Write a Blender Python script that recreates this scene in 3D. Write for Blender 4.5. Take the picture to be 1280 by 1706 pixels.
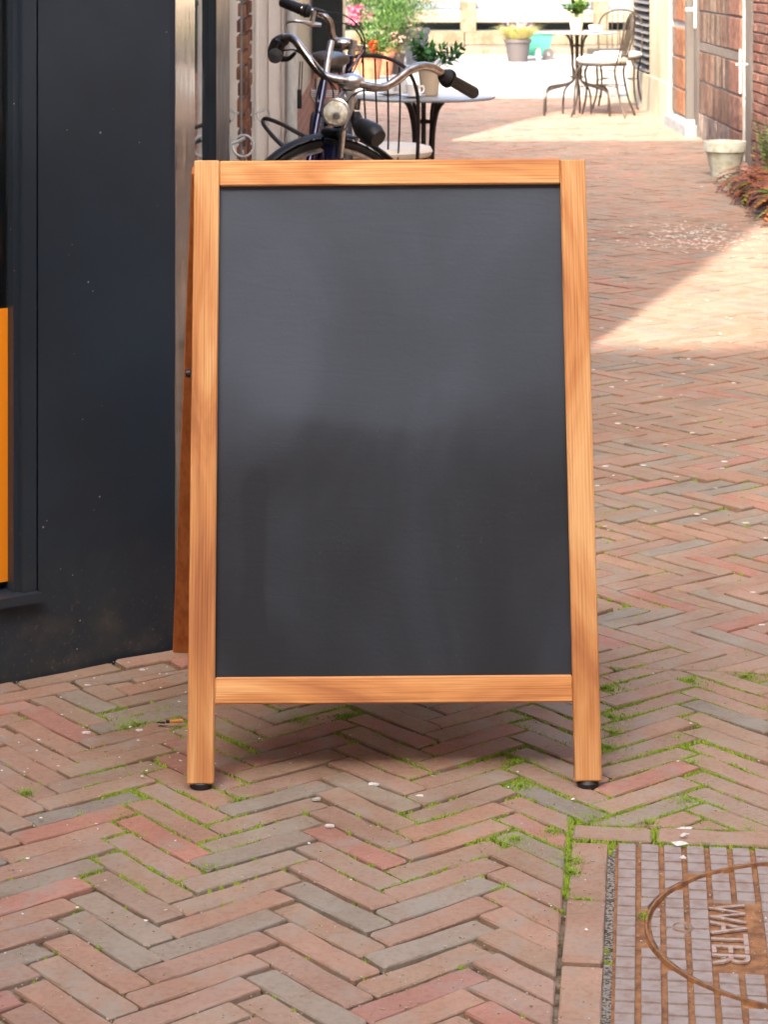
import bpy, math, random
from mathutils import Vector, Matrix, noise
R = random.Random(7)
D2R = math.radians
scn = bpy.context.scene
for o in list(bpy.data.objects):
    bpy.data.objects.remove(o, do_unlink=True)

# ------------------------------------------------------------------ camera, light, exposure
F, H = 3900.0, 1.35                       # focal length in photo pixels, eye height in metres
cam_d = bpy.data.cameras.new('camera')
cam = bpy.data.objects.new('camera', cam_d)
scn.collection.objects.link(cam)
cam.location = (0, 0, H)
cam.rotation_euler = (D2R(90), 0, 0)
cam_d.sensor_fit = 'AUTO'
cam_d.sensor_width = 36
cam_d.lens = F / 1706 * 36
cam_d.shift_y = -(853 + 67) / 1706
cam_d.clip_start = .05
cam_d.clip_end = 600
cam_d.dof.use_dof = True
cam_d.dof.focus_distance = 3.9
cam_d.dof.aperture_fstop = 20
scn.camera = cam
SUN_EL, AZX, AZY = D2R(36), .303, .953     # light travels towards (+x, +y, -z)
world = bpy.data.worlds.new("World")
scn.world = world
world.use_nodes = True
wn = world.node_tree
wn.nodes.clear()
sky = wn.nodes.new('ShaderNodeTexSky')
sky.sky_type = 'NISHITA'
sky.sun_disc = False
sky.sun_elevation = SUN_EL
sky.sun_rotation = math.atan2(-AZX, -AZY)
sky.air_density = .8
sky.dust_density = 6.0
sky.ozone_density = .2
bg = wn.nodes.new('ShaderNodeBackground')
bg.inputs['Strength'].default_value = .15
wo = wn.nodes.new('ShaderNodeOutputWorld')
wn.links.new(sky.outputs[0], bg.inputs[0])
wn.links.new(bg.outputs[0], wo.inputs[0])
sd = bpy.data.lights.new('sun', 'SUN')
sd.energy = 2.0
sd.angle = D2R(.7)
sd.color = (1, .93, .82)
sun = bpy.data.objects.new('sun', sd)
scn.collection.objects.link(sun)
sun.rotation_euler = Vector((AZX * math.cos(SUN_EL), AZY * math.cos(SUN_EL), -math.sin(SUN_EL))).to_track_quat('-Z', 'Y').to_euler()
sun.location = (-6, -15, 30)
vs = scn.view_settings
vs.view_transform = 'Standard'
vs.look = 'None'
vs.gamma = 1
vs.use_curve_mapping = False
vs.exposure = 2.55

# ------------------------------------------------------------------ helpers
COL = scn.collection

def gp(u, v):                              # place on the ground seen at photo pixel (u, v)
    Y = F * H / (v + 67)
    return ((u - 640) * Y / F, Y)

def pt(u, v, Y):
    return Vector(((u - 640) * Y / F, Y, H - (v + 67) * Y / F))

class MB:
    """collects geometry for one mesh object"""
    def __init__(s):
        s.v, s.f, s.c, s.sm = [], [], [], []
    def add(s, vs_, fs, col=None, smooth=False):
        b = len(s.v)
        s.v += [tuple(x) for x in vs_]
        s.f += [tuple(i + b for i in f) for f in fs]
        s.c += [col or (1, 1, 1)] * len(vs_)
        s.sm += [smooth] * len(fs)
        return s
    def box(s, x0, x1, y0, y1, z0, z1, M=None, bev=0, col=None):
        if bev > 0:
            b = bev
            vv, ff = [], []
            idx = {}
            for cx, X, sx in ((0, x0, 1), (1, x1, -1)):
                for cy, Y_, sy in ((0, y0, 1), (1, y1, -1)):
                    for cz, Z, sz in ((0, z0, 1), (1, z1, -1)):
                        for ax in range(3):
                            p = [X + sx * b, Y_ + sy * b, Z + sz * b]
                            p[ax] = (X, Y_, Z)[ax]
                            idx[(cx, cy, cz, ax)] = len(vv)
                            vv.append(p)
            def q(ks, n):
                f = [idx[k] for k in ks]
                a, b_, c = (Vector(vv[i]) for i in f[:3])
                if (b_ - a).cross(c - a).dot(Vector(n)) < 0: f.reverse()
                ff.append(f)
            for ax in range(3):
                o1, o2 = [a for a in range(3) if a != ax]
                for sgn in (0, 1):
                    ks = []
                    for a_, b_ in ((0, 0), (1, 0), (1, 1), (0, 1)):
                        k = [0, 0, 0]; k[ax] = sgn; k[o1] = a_; k[o2] = b_
                        ks.append((*k, ax))
                    n = [0, 0, 0]; n[ax] = 1 if sgn else -1
                    q(ks, n)
            for ax in range(3):            # edges parallel to ax
                o1, o2 = [a for a in range(3) if a != ax]
                for a_ in (0, 1):
                    for b_ in (0, 1):
                        k0 = [0, 0, 0]; k0[o1] = a_; k0[o2] = b_
                        k1 = list(k0); k1[ax] = 1
                        n = [0, 0, 0]; n[o1] = 1 if a_ else -1; n[o2] = 1 if b_ else -1
                        q([(*k0, o1), (*k1, o1), (*k1, o2), (*k0, o2)], n)
            for cx in (0, 1):
                for cy in (0, 1):
                    for cz in (0, 1):
                        q([(cx, cy, cz, 0), (cx, cy, cz, 1), (cx, cy, cz, 2)], (cx * 2 - 1, cy * 2 - 1, cz * 2 - 1))
        else:
            vv = [(x0, y0, z0), (x1, y0, z0), (x1, y1, z0), (x0, y1, z0), (x0, y0, z1), (x1, y0, z1), (x1, y1, z1), (x0, y1, z1)]
            ff = [(0, 3, 2, 1), (4, 5, 6, 7), (0, 1, 5, 4), (1, 2, 6, 5), (2, 3, 7, 6), (3, 0, 4, 7)]
        if M is not None:
            vv = [M @ Vector(p) for p in vv]
        return s.add(vv, ff, col)
    def tube(s, pts, r, seg=8, closed=False, sub=0, cap=True, col=None, flat=1.0):
        P = [Vector(p) for p in pts]
        n = len(P)
        rr = list(r) if isinstance(r, (list, tuple)) else [r] * n
        if sub:
            Q, S = [], []
            m = n if closed else n - 1
            for i in range(m):
                p0 = P[(i - 1) % n] if (closed or i) else P[0] * 2 - P[1]
                p1, p2 = P[i], P[(i + 1) % n]
                p3 = P[(i + 2) % n] if (closed or i + 2 < n) else P[-1] * 2 - P[-2]
                for k in range(sub):
                    t = k / sub
                    Q.append(.5 * ((2 * p1) + (p2 - p0) * t + (2 * p0 - 5 * p1 + 4 * p2 - p3) * t * t + (3 * p1 - p0 - 3 * p2 + p3) * t ** 3))
                    S.append(rr[i] * (1 - t) + rr[(i + 1) % n] * t)
            if not closed:
                Q.append(P[-1]); S.append(rr[-1])
            P, rr, n = Q, S, len(Q)
        T = []
        for i in range(n):
            a = P[(i - 1) % n] if (closed or i) else P[0]
            b = P[(i + 1) % n] if (closed or i < n - 1) else P[-1]
            d = b - a
            T.append(d.normalized() if d.length > 1e-9 else Vector((0, 0, 1)))
        N = T[0].orthogonal().normalized()
        vv, ff = [], []
        for i in range(n):
            N = (N - T[i] * N.dot(T[i]))
            N = N.normalized() if N.length > 1e-6 else T[i].orthogonal().normalized()
            B = T[i].cross(N)
            for k in range(seg):
                a = 2 * math.pi * k / seg
                vv.append(P[i] + N * (math.cos(a) * rr[i]) + B * (math.sin(a) * rr[i] * flat))
        m = n if closed else n - 1
        for i in range(m):
            j = (i + 1) % n
            for k in range(seg):
                l = (k + 1) % seg
                ff.append((i * seg + k, i * seg + l, j * seg + l, j * seg + k))
        if cap and not closed:
            ff.append(tuple(reversed(range(seg))))
            ff.append(tuple((n - 1) * seg + k for k in range(seg)))
        return s.add(vv, ff, col, True)
    def lathe(s, prof, c=(0, 0, 0), seg=24, M=None, col=None):
        vv, ff = [], []
        n = len(prof)
        for (r, z) in prof:
            for k in range(seg):
                a = 2 * math.pi * k / seg
                vv.append(Vector((r * math.cos(a), r * math.sin(a), z)))
        for i in range(n - 1):
            for k in range(seg):
                l = (k + 1) % seg
                ff.append((i * seg + k, i * seg + l, (i + 1) * seg + l, (i + 1) * seg + k))
        if prof[0][0] > 1e-5: ff.append(tuple(reversed(range(seg))))
        if prof[-1][0] > 1e-5: ff.append(tuple((n - 1) * seg + k for k in range(seg)))
        if M is not None: vv = [M @ p for p in vv]
        vv = [p + Vector(c) for p in vv]
        return s.add(vv, ff, col, True)
    def build(s, name, mat, parent=None, o=(0, 0, 0)):
        me = bpy.data.meshes.new(name)
        off = Vector(o)
        if parent is not None and 'org' in parent: off = Vector(parent['org'])
        me.from_pydata([tuple(Vector(p) - off) for p in s.v], [], s.f)
        me.polygons.foreach_set('use_smooth', s.sm)
        ca = me.color_attributes.new('col', 'FLOAT_COLOR', 'POINT')
        flat = []
        for c in s.c: flat += [c[0], c[1], c[2], 1.0]
        ca.data.foreach_set('color', flat)
        me.materials.append(mat)
        if any(s.sm):
            try: me.set_sharp_from_angle(angle=D2R(38))
            except Exception: pass
        me.update()
        ob = bpy.data.objects.new(name, me)
        COL.objects.link(ob)
        if parent is not None: ob.parent = parent
        else: ob.location = off
        return ob

def tag(o, label=None, cat=None, group=None, kind=None):
    if label: o['label'] = label
    if cat: o['category'] = cat
    if group: o['group'] = group
    if kind: o['kind'] = kind
    return o

ORG = {}
def thing(name, loc, label, cat, group=None):
    o = bpy.data.objects.new(name, None)
    o.empty_display_size = .1
    COL.objects.link(o)
    o.location = loc
    o['org'] = list(loc)
    ORG[o.name] = o
    return tag(o, label, cat, group)

def copy_thing(src, name, loc, rz, label):
    c = src.copy(); COL.objects.link(c)
    c.location = loc; c.rotation_euler = (0, 0, rz); c['label'] = label
    for ch in list(src.children):
        d = ch.copy(); COL.objects.link(d); d.parent = c
        for g in list(ch.children):
            e = g.copy(); COL.objects.link(e); e.parent = d
    return c

# ------------------------------------------------------------------ materials
def mat(name, base=(.5, .5, .5), rough=.6, metal=0, vcol=False, n1=None, n2=None, bump=None, spec=.5,
        rvar=0, trans=0, ior=1.5, coat=0, sub=0, specks=None, coord='Object'):
    """n1/n2 = (scale xyz or float, darken colour multiplier, lo, hi); bump = (scale, strength, distance)"""
    m = bpy.data.materials.new(name); m.use_nodes = True
    nt = m.node_tree; N = nt.nodes; L = nt.links
    b = N['Principled BSDF']
    tc = N.new('ShaderNodeTexCoord')
    src = tc.outputs[coord]
    def nz(scale, detail=4, rough_=.6):
        mp = N.new('ShaderNodeMapping'); L.new(src, mp.inputs[0])
        if isinstance(scale, (tuple, list)): mp.inputs['Scale'].default_value = scale; sc = 1
        else: sc = scale
        t = N.new('ShaderNodeTexNoise'); t.inputs['Scale'].default_value = sc
        t.inputs['Detail'].default_value = detail; t.inputs['Roughness'].default_value = rough_
        L.new(mp.outputs[0], t.inputs['Vector'])
        return t
    if vcol:
        va = N.new('ShaderNodeVertexColor'); va.layer_name = 'col'; cur = va.outputs[0]
    else:
        rg = N.new('ShaderNodeRGB'); rg.outputs[0].default_value = (*base, 1); cur = rg.outputs[0]
    for n in (n1, n2):
        if not n: continue
        t = nz(n[0])
        mr = N.new('ShaderNodeMapRange'); mr.inputs[1].default_value = n[2]; mr.inputs[2].default_value = n[3]
        L.new(t.outputs['Fac'], mr.inputs[0])
        mx = N.new('ShaderNodeMix'); mx.data_type = 'RGBA'; mx.blend_type = 'MULTIPLY'
        L.new(mr.outputs[0], mx.inputs[0]); L.new(cur, mx.inputs[6]); mx.inputs[7].default_value = (*n[1], 1)
        cur = mx.outputs[2]
    if specks:                              # (scale, threshold, colour)
        vo = N.new('ShaderNodeTexVoronoi'); vo.inputs['Scale'].default_value = specks[0]
        L.new(src, vo.inputs['Vector'])
        t = nz(specks[0] * .23, 2)
        ad = N.new('ShaderNodeMath'); ad.operation = 'ADD'
        L.new(vo.outputs['Distance'], ad.inputs[0]); L.new(t.outputs['Fac'], ad.inputs[1])
        lt = N.new('ShaderNodeMapRange'); lt.inputs[1].default_value = specks[1]; lt.inputs[2].default_value = specks[1] + .03
        lt.inputs[3].default_value = 1; lt.inputs[4].default_value = 0
        L.new(ad.outputs[0], lt.inputs[0])
        mx = N.new('ShaderNodeMix'); mx.data_type = 'RGBA'
        L.new(lt.outputs[0], mx.inputs[0]); L.new(cur, mx.inputs[6]); mx.inputs[7].default_value = (*specks[2], 1)
        cur = mx.outputs[2]
    L.new(cur, b.inputs['Base Color'])
    b.inputs['Metallic'].default_value = metal
    b.inputs['Roughness'].default_value = rough
    b.inputs['Specular IOR Level'].default_value = spec
    b.inputs['IOR'].default_value = ior
    b.inputs['Transmission Weight'].default_value = trans
    b.inputs['Coat Weight'].default_value = coat
    b.inputs['Subsurface Weight'].default_value = sub
    if rvar:
        t = nz(9)
        mr = N.new('ShaderNodeMapRange'); mr.inputs[3].default_value = max(0, rough - rvar); mr.inputs[4].default_value = rough + rvar
        mr.inputs[1].default_value = .3; mr.inputs[2].default_value = .7
        L.new(t.outputs['Fac'], mr.inputs[0]); L.new(mr.outputs[0], b.inputs['Roughness'])
    if bump:
        t = nz(bump[0], 6)
        bp = N.new('ShaderNodeBump'); bp.inputs['Strength'].default_value = bump[1]; bp.inputs['Distance'].default_value = bump[2]
        L.new(t.outputs['Fac'], bp.inputs['Height']); L.new(bp.outputs[0], b.inputs['Normal'])
    return m

M = {}
M['brick'] = mat('paving_brick', vcol=True, rough=.85, n1=(14, (.72, .70, .68), .42, .68), n2=(90, (.78, .76, .74), .45, .7), bump=(160, .5, .0015), spec=.3, coord='Generated')
# bricks want world-sized grain, so use object coordinates (bricks are built in world space)
M['brick'] = mat('paving_brick', vcol=True, rough=.85, n1=(8, (.90, .87, .84), .42, .62), n2=(110, (.84, .81, .77), .45, .7), bump=(190, .55, .0015), spec=.3)
def tint(m, scale, lo, hi, col, k, mode='MIX'):
    nt = m.node_tree; N = nt.nodes; L = nt.links; b = N['Principled BSDF']
    src = b.inputs['Base Color'].links[0].from_socket
    g = N.new('ShaderNodeNewGeometry')
    t = N.new('ShaderNodeTexNoise'); t.inputs['Scale'].default_value = scale; t.inputs['Detail'].default_value = 6; t.inputs['Roughness'].default_value = .65
    L.new(g.outputs['Position'], t.inputs['Vector'])
    r = N.new('ShaderNodeMapRange'); r.inputs[1].default_value = lo; r.inputs[2].default_value = hi; r.inputs[4].default_value = k
    L.new(t.outputs['Fac'], r.inputs[0])
    mx = N.new('ShaderNodeMix'); mx.data_type = 'RGBA'; mx.blend_type = mode; L.new(r.outputs[0], mx.inputs[0]); L.new(src, mx.inputs[6]); mx.inputs[7].default_value = (*col, 1)
    L.new(mx.outputs[2], b.inputs['Base Color'])
tint(M['brick'], 1.7, .46, .66, (.78, .76, .74), 1, 'MULTIPLY')      # damp and trodden patches
tint(M['brick'], 13, .50, .66, (.30, .285, .235), .55)                 # greyer firing across single bricks
tint(M['brick'], 16, .56, .68, (.46, .22, .15), .25)                   # redder bloom
tint(M['brick'], 5.5, .70, .74, (.62, .58, .52), .55)                  # lime bloom
M['wbrick'] = mat('wall_brick', vcol=True, rough=.9, n1=(17, (.50, .50, .50), .38, .66), n2=(4, (.72, .72, .74), .4, .6), bump=(50, 1, .008), spec=.2)
M['sand'] = mat('joint_sand', (.27, .215, .145), .95, n1=(30, (.35, .32, .28), .42, .60), n2=(6, (.75, .80, .55), .50, .62), bump=(260, 1, .004), spec=.1)
M['soil'] = mat('soil', (.07, .05, .035), .95, n1=(25, (.5, .5, .5), .4, .6), bump=(60, 1, .01))
M['grit'] = mat('gap_grit', (.33, .30, .25), .95, n1=(230, (.2, .18, .15), .46, .56), bump=(300, 1, .004))
M['black'] = mat('blue_black_paint', (.023, .035, .050), .40, n1=(2.2, (.70, .68, .66), .4, .65), rvar=.08, bump=(45, .10, .002), specks=(62, .42, (.34, .31, .24)), spec=.45)
def splash(m, lo, hi, col, scale=140):
    """dried mud splashes and rubbed grime near the foot of a painted wall"""
    nt = m.node_tree; N = nt.nodes; L = nt.links; b = N['Principled BSDF']
    src = b.inputs['Base Color'].links[0].from_socket
    g = N.new('ShaderNodeNewGeometry'); sp = N.new('ShaderNodeSeparateXYZ'); L.new(g.outputs['Position'], sp.inputs[0])
    h_ = N.new('ShaderNodeMapRange'); h_.inputs[1].default_value = lo; h_.inputs[2].default_value = hi; h_.inputs[3].default_value = 1; h_.inputs[4].default_value = 0
    L.new(sp.outputs[2], h_.inputs[0])
    outs = []
    for sc, a, b2, k in ((scale, .62, .68, .6), (18, .5, .75, .45), (4, .5, .7, .18)):
        t = N.new('ShaderNodeTexNoise'); t.inputs['Scale'].default_value = sc; t.inputs['Detail'].default_value = 5
        L.new(g.outputs['Position'], t.inputs['Vector'])
        r = N.new('ShaderNodeMapRange'); r.inputs[1].default_value = a; r.inputs[2].default_value = b2; r.inputs[4].default_value = k
        L.new(t.outputs['Fac'], r.inputs[0]); outs.append(r.outputs[0])
    ad = outs[0]
    for o_ in outs[1:]:
        q = N.new('ShaderNodeMath'); q.operation = 'ADD'; L.new(ad, q.inputs[0]); L.new(o_, q.inputs[1]); ad = q.outputs[0]
    mu = N.new('ShaderNodeMath'); mu.operation = 'MULTIPLY'; mu.use_clamp = True; L.new(ad, mu.inputs[0]); L.new(h_.outputs[0], mu.inputs[1])
    mx = N.new('ShaderNodeMix'); mx.data_type = 'RGBA'; L.new(mu.outputs[0], mx.inputs[0]); L.new(src, mx.inputs[6]); mx.inputs[7].default_value = (*col, 1)
    L.new(mx.outputs[2], b.inputs['Base Color'])
splash(M['black'], .02, .24, (.12, .105, .075))
M['black2'] = mat('black_green_paint', (.008, .014, .016), .35, n1=(3, (.6, .6, .6), .4, .65))
M['steel'] = mat('worn_steel_sheet', (.58, .54, .48), .20, 1, n1=((14, 14, 2.2), (.80, .76, .72), .35, .7), bump=((90, 90, 2.5), .06, .001), rvar=.06)
M['glass'] = mat('window_glass', (.82, .9, .88), .02, trans=1, ior=1.52)
M['interior'] = mat('dark_interior', (.05, .03, .022), .8, n1=(2, (.4, .4, .4), .4, .6))
M['white'] = mat('white_paint', (.88, .85, .81), .5, n1=(5, (.90, .88, .84), .4, .7))
M['whitewall'] = mat('cream_render', (.50, .44, .33), .85, n1=((9, 3, 1.2), (.82, .76, .66), .42, .66), n2=(30, (.88, .86, .8), .45, .65), bump=(60, .5, .004))
M['plaster'] = mat('pale_plaster', (.62, .56, .48), .9, n1=(.7, (.85, .82, .8), .4, .65), bump=(20, .4, .01))
M['zinc'] = mat('zinc_pipe', (.60, .63, .61), .5, .25, n1=((30, 30, 8), (.75, .76, .78), .4, .65))
M['chrome'] = mat('dull_chrome', (.52, .48, .44), .22, 1, n1=(55, (.62, .56, .52), .42, .62))
M['silver'] = mat('silver_alloy', (.68, .67, .65), .3, .9, n1=(60, (.7, .7, .7), .42, .66))
M['rubber'] = mat('black_rubber', (.016, .016, .017), .5, n1=(50, (.6, .6, .6), .4, .6))
M['leather'] = mat('brown_saddle', (.032, .022, .018), .38, n1=(40, (.6, .55, .5), .4, .65))
M['blue'] = mat('navy_bicycle_paint', (.012, .018, .085), .18, .25, coat=.6)
M['iron'] = mat('black_iron', (.020, .019, .019), .45, .3)
M['ironbrown'] = mat('bronzed_iron', (.055, .04, .03), .42, .4)
M['cushion'] = mat('cream_cushion', (.74, .70, .62), .9, bump=(120, .4, .002))
M['tabletop'] = mat('grey_table_top', (.30, .32, .34), .35, n1=(12, (.85, .85, .85), .4, .6))
M['china'] = mat('white_china', (.82, .81, .78), .15)
M['cream'] = mat('cream_pot', (.50, .40, .29), .5)
M['terra'] = mat('terracotta', (.36, .13, .065), .8, n1=(14, (.75, .72, .7), .42, .65))
M['darkpot'] = mat('dark_brown_pot', (.06, .04, .035), .5)
M['greypot'] = mat('grey_plastic_pot', (.075, .082, .10), .6, n1=(9, (.85, .85, .85), .4, .6))
M['taupepot'] = mat('taupe_pot', (.075, .065, .068), .6)
M['whitepot'] = mat('weathered_white_pot', (.52, .55, .49), .75, n1=(18, (.72, .68, .55), .45, .66), specks=(26, .38, (.40, .22, .13)), bump=(60, .4, .003))
M['teal'] = mat('green_plastic_crate', (.03, .19, .135), .5)
M['leaf'] = mat('leaves', vcol=True, rough=.5, sub=0, spec=.35)
M['petal'] = mat('petals', vcol=True, rough=.6)
M['tile'] = mat('pale_quay_tile', vcol=True, rough=.9, n1=(8, (.85, .84, .82), .42, .66), bump=(60, .3, .002))
M['stone'] = mat('quay_stone', (.165, .14, .10), .9, n1=(4, (.62, .58, .5), .42, .62), n2=(20, (.8, .78, .72), .45, .65), bump=(30, .6, .01))
M['beam'] = mat('bleached_timber', (.23, .20, .15), .85, n1=((1, 20, 20), (.75, .72, .68), .42, .64), bump=((2, 60, 60), .5, .004))
M['beam2'] = mat('grey_timber', (.14, .16, .19), .8, n1=((1, 20, 20), (.75, .75, .75), .42, .64))
M['concrete'] = mat('kerb_concrete', (.33, .33, .32), .9, n1=(14, (.68, .68, .66), .42, .66), bump=(80, .5, .003))
M['louvre'] = mat('dark_louvre', (.10, .095, .09), .5)
M['doorpaint'] = mat('taupe_door_paint', (.11, .095, .085), .5, n1=((12, 12, 2), (.75, .7, .68), .4, .65))
M['orange'] = mat('orange_print', (.95, .30, .006), .5)
M['whitebit'] = mat('white_scrap', (.72, .70, .66), .7, n1=(150, (.8, .8, .8), .4, .6))
M['gum'] = mat('old_gum', (.42, .40, .36), .8)
M['butt'] = mat('cigarette_paper', (.65, .28, .05), .7)
M['ash'] = mat('wet_black_leaf', (.02, .016, .012), .6)
M['lens'] = mat('lamp_lens', (.95, .93, .82), .08, n1=((60, 60, 60), (.7, .66, .5), .45, .6), coat=.4, bump=(120, .5, .004))
M['taupestone'] = mat('taupe_stone', (.17, .14, .115), .9, n1=(14, (.75, .73, .7), .42, .66))

def wood(name, axis, dk=1.0):
    """stained pine: long grain along the given axis (0 = x, 2 = z)"""
    m = bpy.data.materials.new(name); m.use_nodes = True
    nt = m.node_tree; N = nt.nodes; L = nt.links; b = N['Principled BSDF']
    tc = N.new('ShaderNodeTexCoord')
    def nz(long, cross, detail, dist=0.):
        mp = N.new('ShaderNodeMapping'); L.new(tc.outputs['Object'], mp.inputs[0])
        s = [cross] * 3; s[axis] = long; mp.inputs['Scale'].default_value = s
        t = N.new('ShaderNodeTexNoise'); t.inputs['Scale'].default_value = 1; t.inputs['Detail'].default_value = detail
        t.inputs['Distortion'].default_value = dist
        L.new(mp.outputs[0], t.inputs['Vector']); return t.outputs['Fac']
    big = nz(2.6, 13, 3, 1.2)
    r1 = N.new('ShaderNodeValToRGB'); L.new(big, r1.inputs[0])
    e = r1.color_ramp.elements
    e[0].position = .33; e[0].color = (.46, .180, .068, 1)
    e[1].position = .68; e[1].color = (.86, .50, .215, 1)
    e[0].color = tuple(c * dk for c in e[0].color[:3]) + (1,); e[1].color = tuple(c * dk for c in e[1].color[:3]) + (1,)
    k = e.new(.5); k.color = (.68 * dk, .315 * dk, .110 * dk, 1)
    # growth rings: a wave folded by the broad noise
    mp = N.new('ShaderNodeMapping'); L.new(tc.outputs['Object'], mp.inputs[0])
    s = [1.0] * 3; s[axis] = .045; mp.inputs['Scale'].default_value = s
    wv = N.new('ShaderNodeTexWave'); wv.wave_type = 'BANDS'; wv.bands_direction = 'X' if axis == 2 else 'Z'
    wv.inputs['Scale'].default_value = 62; wv.inputs['Distortion'].default_value = 7
    wv.inputs['Detail'].default_value = 3; wv.inputs['Detail Scale'].default_value = .35
    L.new(mp.outputs[0], wv.inputs['Vector'])
    mr0 = N.new('ShaderNodeMapRange'); mr0.inputs[1].default_value = .25; mr0.inputs[2].default_value = .95
    mr0.inputs[3].default_value = 0; mr0.inputs[4].default_value = .28
    L.new(wv.outputs['Fac'], mr0.inputs[0])
    mx0 = N.new('ShaderNodeMix'); mx0.data_type = 'RGBA'; mx0.blend_type = 'MULTIPLY'; mx0.inputs[7].default_value = (.78, .62, .5, 1)
    L.new(mr0.outputs[0], mx0.inputs[0]); L.new(r1.outputs[0], mx0.inputs[6])
    fine = nz(5, 420, 3)
    mr = N.new('ShaderNodeMapRange'); mr.inputs[1].default_value = .48; mr.inputs[2].default_value = .72
    L.new(fine, mr.inputs[0])
    mx = N.new('ShaderNodeMix'); mx.data_type = 'RGBA'; mx.blend_type = 'MULTIPLY'; mx.inputs[7].default_value = (.72, .60, .5, 1)
    L.new(mr.outputs[0], mx.inputs[0]); L.new(mx0.outputs[2], mx.inputs[6])
    L.new(mx.outputs[2], b.inputs['Base Color'])
    b.inputs['Roughness'].default_value = .5
    b.inputs['Specular IOR Level'].default_value = .35
    bp = N.new('ShaderNodeBump'); bp.inputs['Strength'].default_value = .35; bp.inputs['Distance'].default_value = .001
    L.new(fine, bp.inputs['Height']); L.new(bp.outputs[0], b.inputs['Normal'])
    return m
M['wood_v'] = wood('stained_pine_upright', 2, .86)
M['wood_h'] = wood('stained_pine_rail', 0)
M['wood_back'] = mat('stained_pine_rear', (.50, .165, .040), .5, n1=((60, 60, 4), (.7, .6, .5), .4, .65))

def slate():
    """chalkboard: near black, upper half greyed by wiping and painted sky sheen, with smears and old strokes"""
    m = bpy.data.materials.new('chalkboard'); m.use_nodes = True
    nt = m.node_tree; N = nt.nodes; L = nt.links; b = N['Principled BSDF']
    tc = N.new('ShaderNodeTexCoord')
    sx = N.new('ShaderNodeSeparateXYZ'); L.new(tc.outputs['Object'], sx.inputs[0])
    def nz(scale, detail=4, dist=0):
        mp = N.new('ShaderNodeMapping'); L.new(tc.outputs['Object'], mp.inputs[0]); mp.inputs['Scale'].default_value = scale
        t = N.new('ShaderNodeTexNoise'); t.inputs['Scale'].default_value = 1; t.inputs['Detail'].default_value = detail; t.inputs['Distortion'].default_value = dist
        L.new(mp.outputs[0], t.inputs['Vector']); return t.outputs['Fac']
    def math_(op, a, b_):
        q = N.new('ShaderNodeMath'); q.operation = op
        for i, x in enumerate((a, b_)):
            if isinstance(x, (int, float)): q.inputs[i].default_value = x
            else: L.new(x, q.inputs[i])
        return q.outputs[0]
    def rng(x, a, b_, c=0, d=1):
        r = N.new('ShaderNodeMapRange'); r.interpolation_type = 'SMOOTHSTEP'
        r.inputs[1].default_value = a; r.inputs[2].default_value = b_; r.inputs[3].default_value = c; r.inputs[4].default_value = d
        L.new(x, r.inputs[0]); return r.outputs[0]
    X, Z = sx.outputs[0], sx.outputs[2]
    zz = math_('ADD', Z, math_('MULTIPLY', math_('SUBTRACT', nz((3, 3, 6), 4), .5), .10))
    up = rng(zz, .47, .72)                                      # wiped upper half, with the sky's sheen painted into its colour
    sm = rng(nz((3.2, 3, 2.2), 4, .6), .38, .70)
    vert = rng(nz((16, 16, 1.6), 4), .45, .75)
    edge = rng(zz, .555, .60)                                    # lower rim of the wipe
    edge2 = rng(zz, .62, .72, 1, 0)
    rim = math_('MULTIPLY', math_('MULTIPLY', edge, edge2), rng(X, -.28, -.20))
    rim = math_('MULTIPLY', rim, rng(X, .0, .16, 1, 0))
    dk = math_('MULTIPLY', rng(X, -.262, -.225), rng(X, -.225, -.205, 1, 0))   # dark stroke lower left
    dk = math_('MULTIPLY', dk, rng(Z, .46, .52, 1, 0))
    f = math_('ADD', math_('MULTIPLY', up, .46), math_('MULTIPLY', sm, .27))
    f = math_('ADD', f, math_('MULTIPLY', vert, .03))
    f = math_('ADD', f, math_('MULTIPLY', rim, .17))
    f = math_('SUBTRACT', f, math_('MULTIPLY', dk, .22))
    # smeared chalk lines
    vr = N.new('ShaderNodeTexNoise'); vr.inputs['Scale'].default_value = 26; vr.inputs['Detail'].default_value = 1; vr.inputs['Distortion'].default_value = 2.5
    L.new(tc.outputs['Object'], vr.inputs['Vector'])
    ab = math_('ABSOLUTE', math_('SUBTRACT', vr.outputs['Fac'], .5), 0)
    scr = math_('MULTIPLY', rng(ab, 0, .0035, 1, 0), rng(nz((6, 6, 6), 2), .48, .66, 0, .5))
    f = math_('ADD', f, scr)
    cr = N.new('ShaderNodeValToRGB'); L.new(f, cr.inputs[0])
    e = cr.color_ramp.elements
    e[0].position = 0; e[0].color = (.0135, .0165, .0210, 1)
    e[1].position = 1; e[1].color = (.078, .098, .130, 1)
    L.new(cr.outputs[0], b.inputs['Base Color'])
    b.inputs['Roughness'].default_value = .62
    b.inputs['Specular IOR Level'].default_value = .35
    pit = nz((150, 150, 150), 3); lump = nz((9, 9, 42), 5, 1.6)
    hgt = math_('ADD', math_('MULTIPLY', pit, .25), math_('MULTIPLY', lump, .5))
    bp = N.new('ShaderNodeBump'); bp.inputs['Strength'].default_value = .30; bp.inputs['Distance'].default_value = .0025
    L.new(hgt, bp.inputs['Height']); L.new(bp.outputs[0], b.inputs['Normal'])
    return m
M['slate'] = slate()

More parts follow.
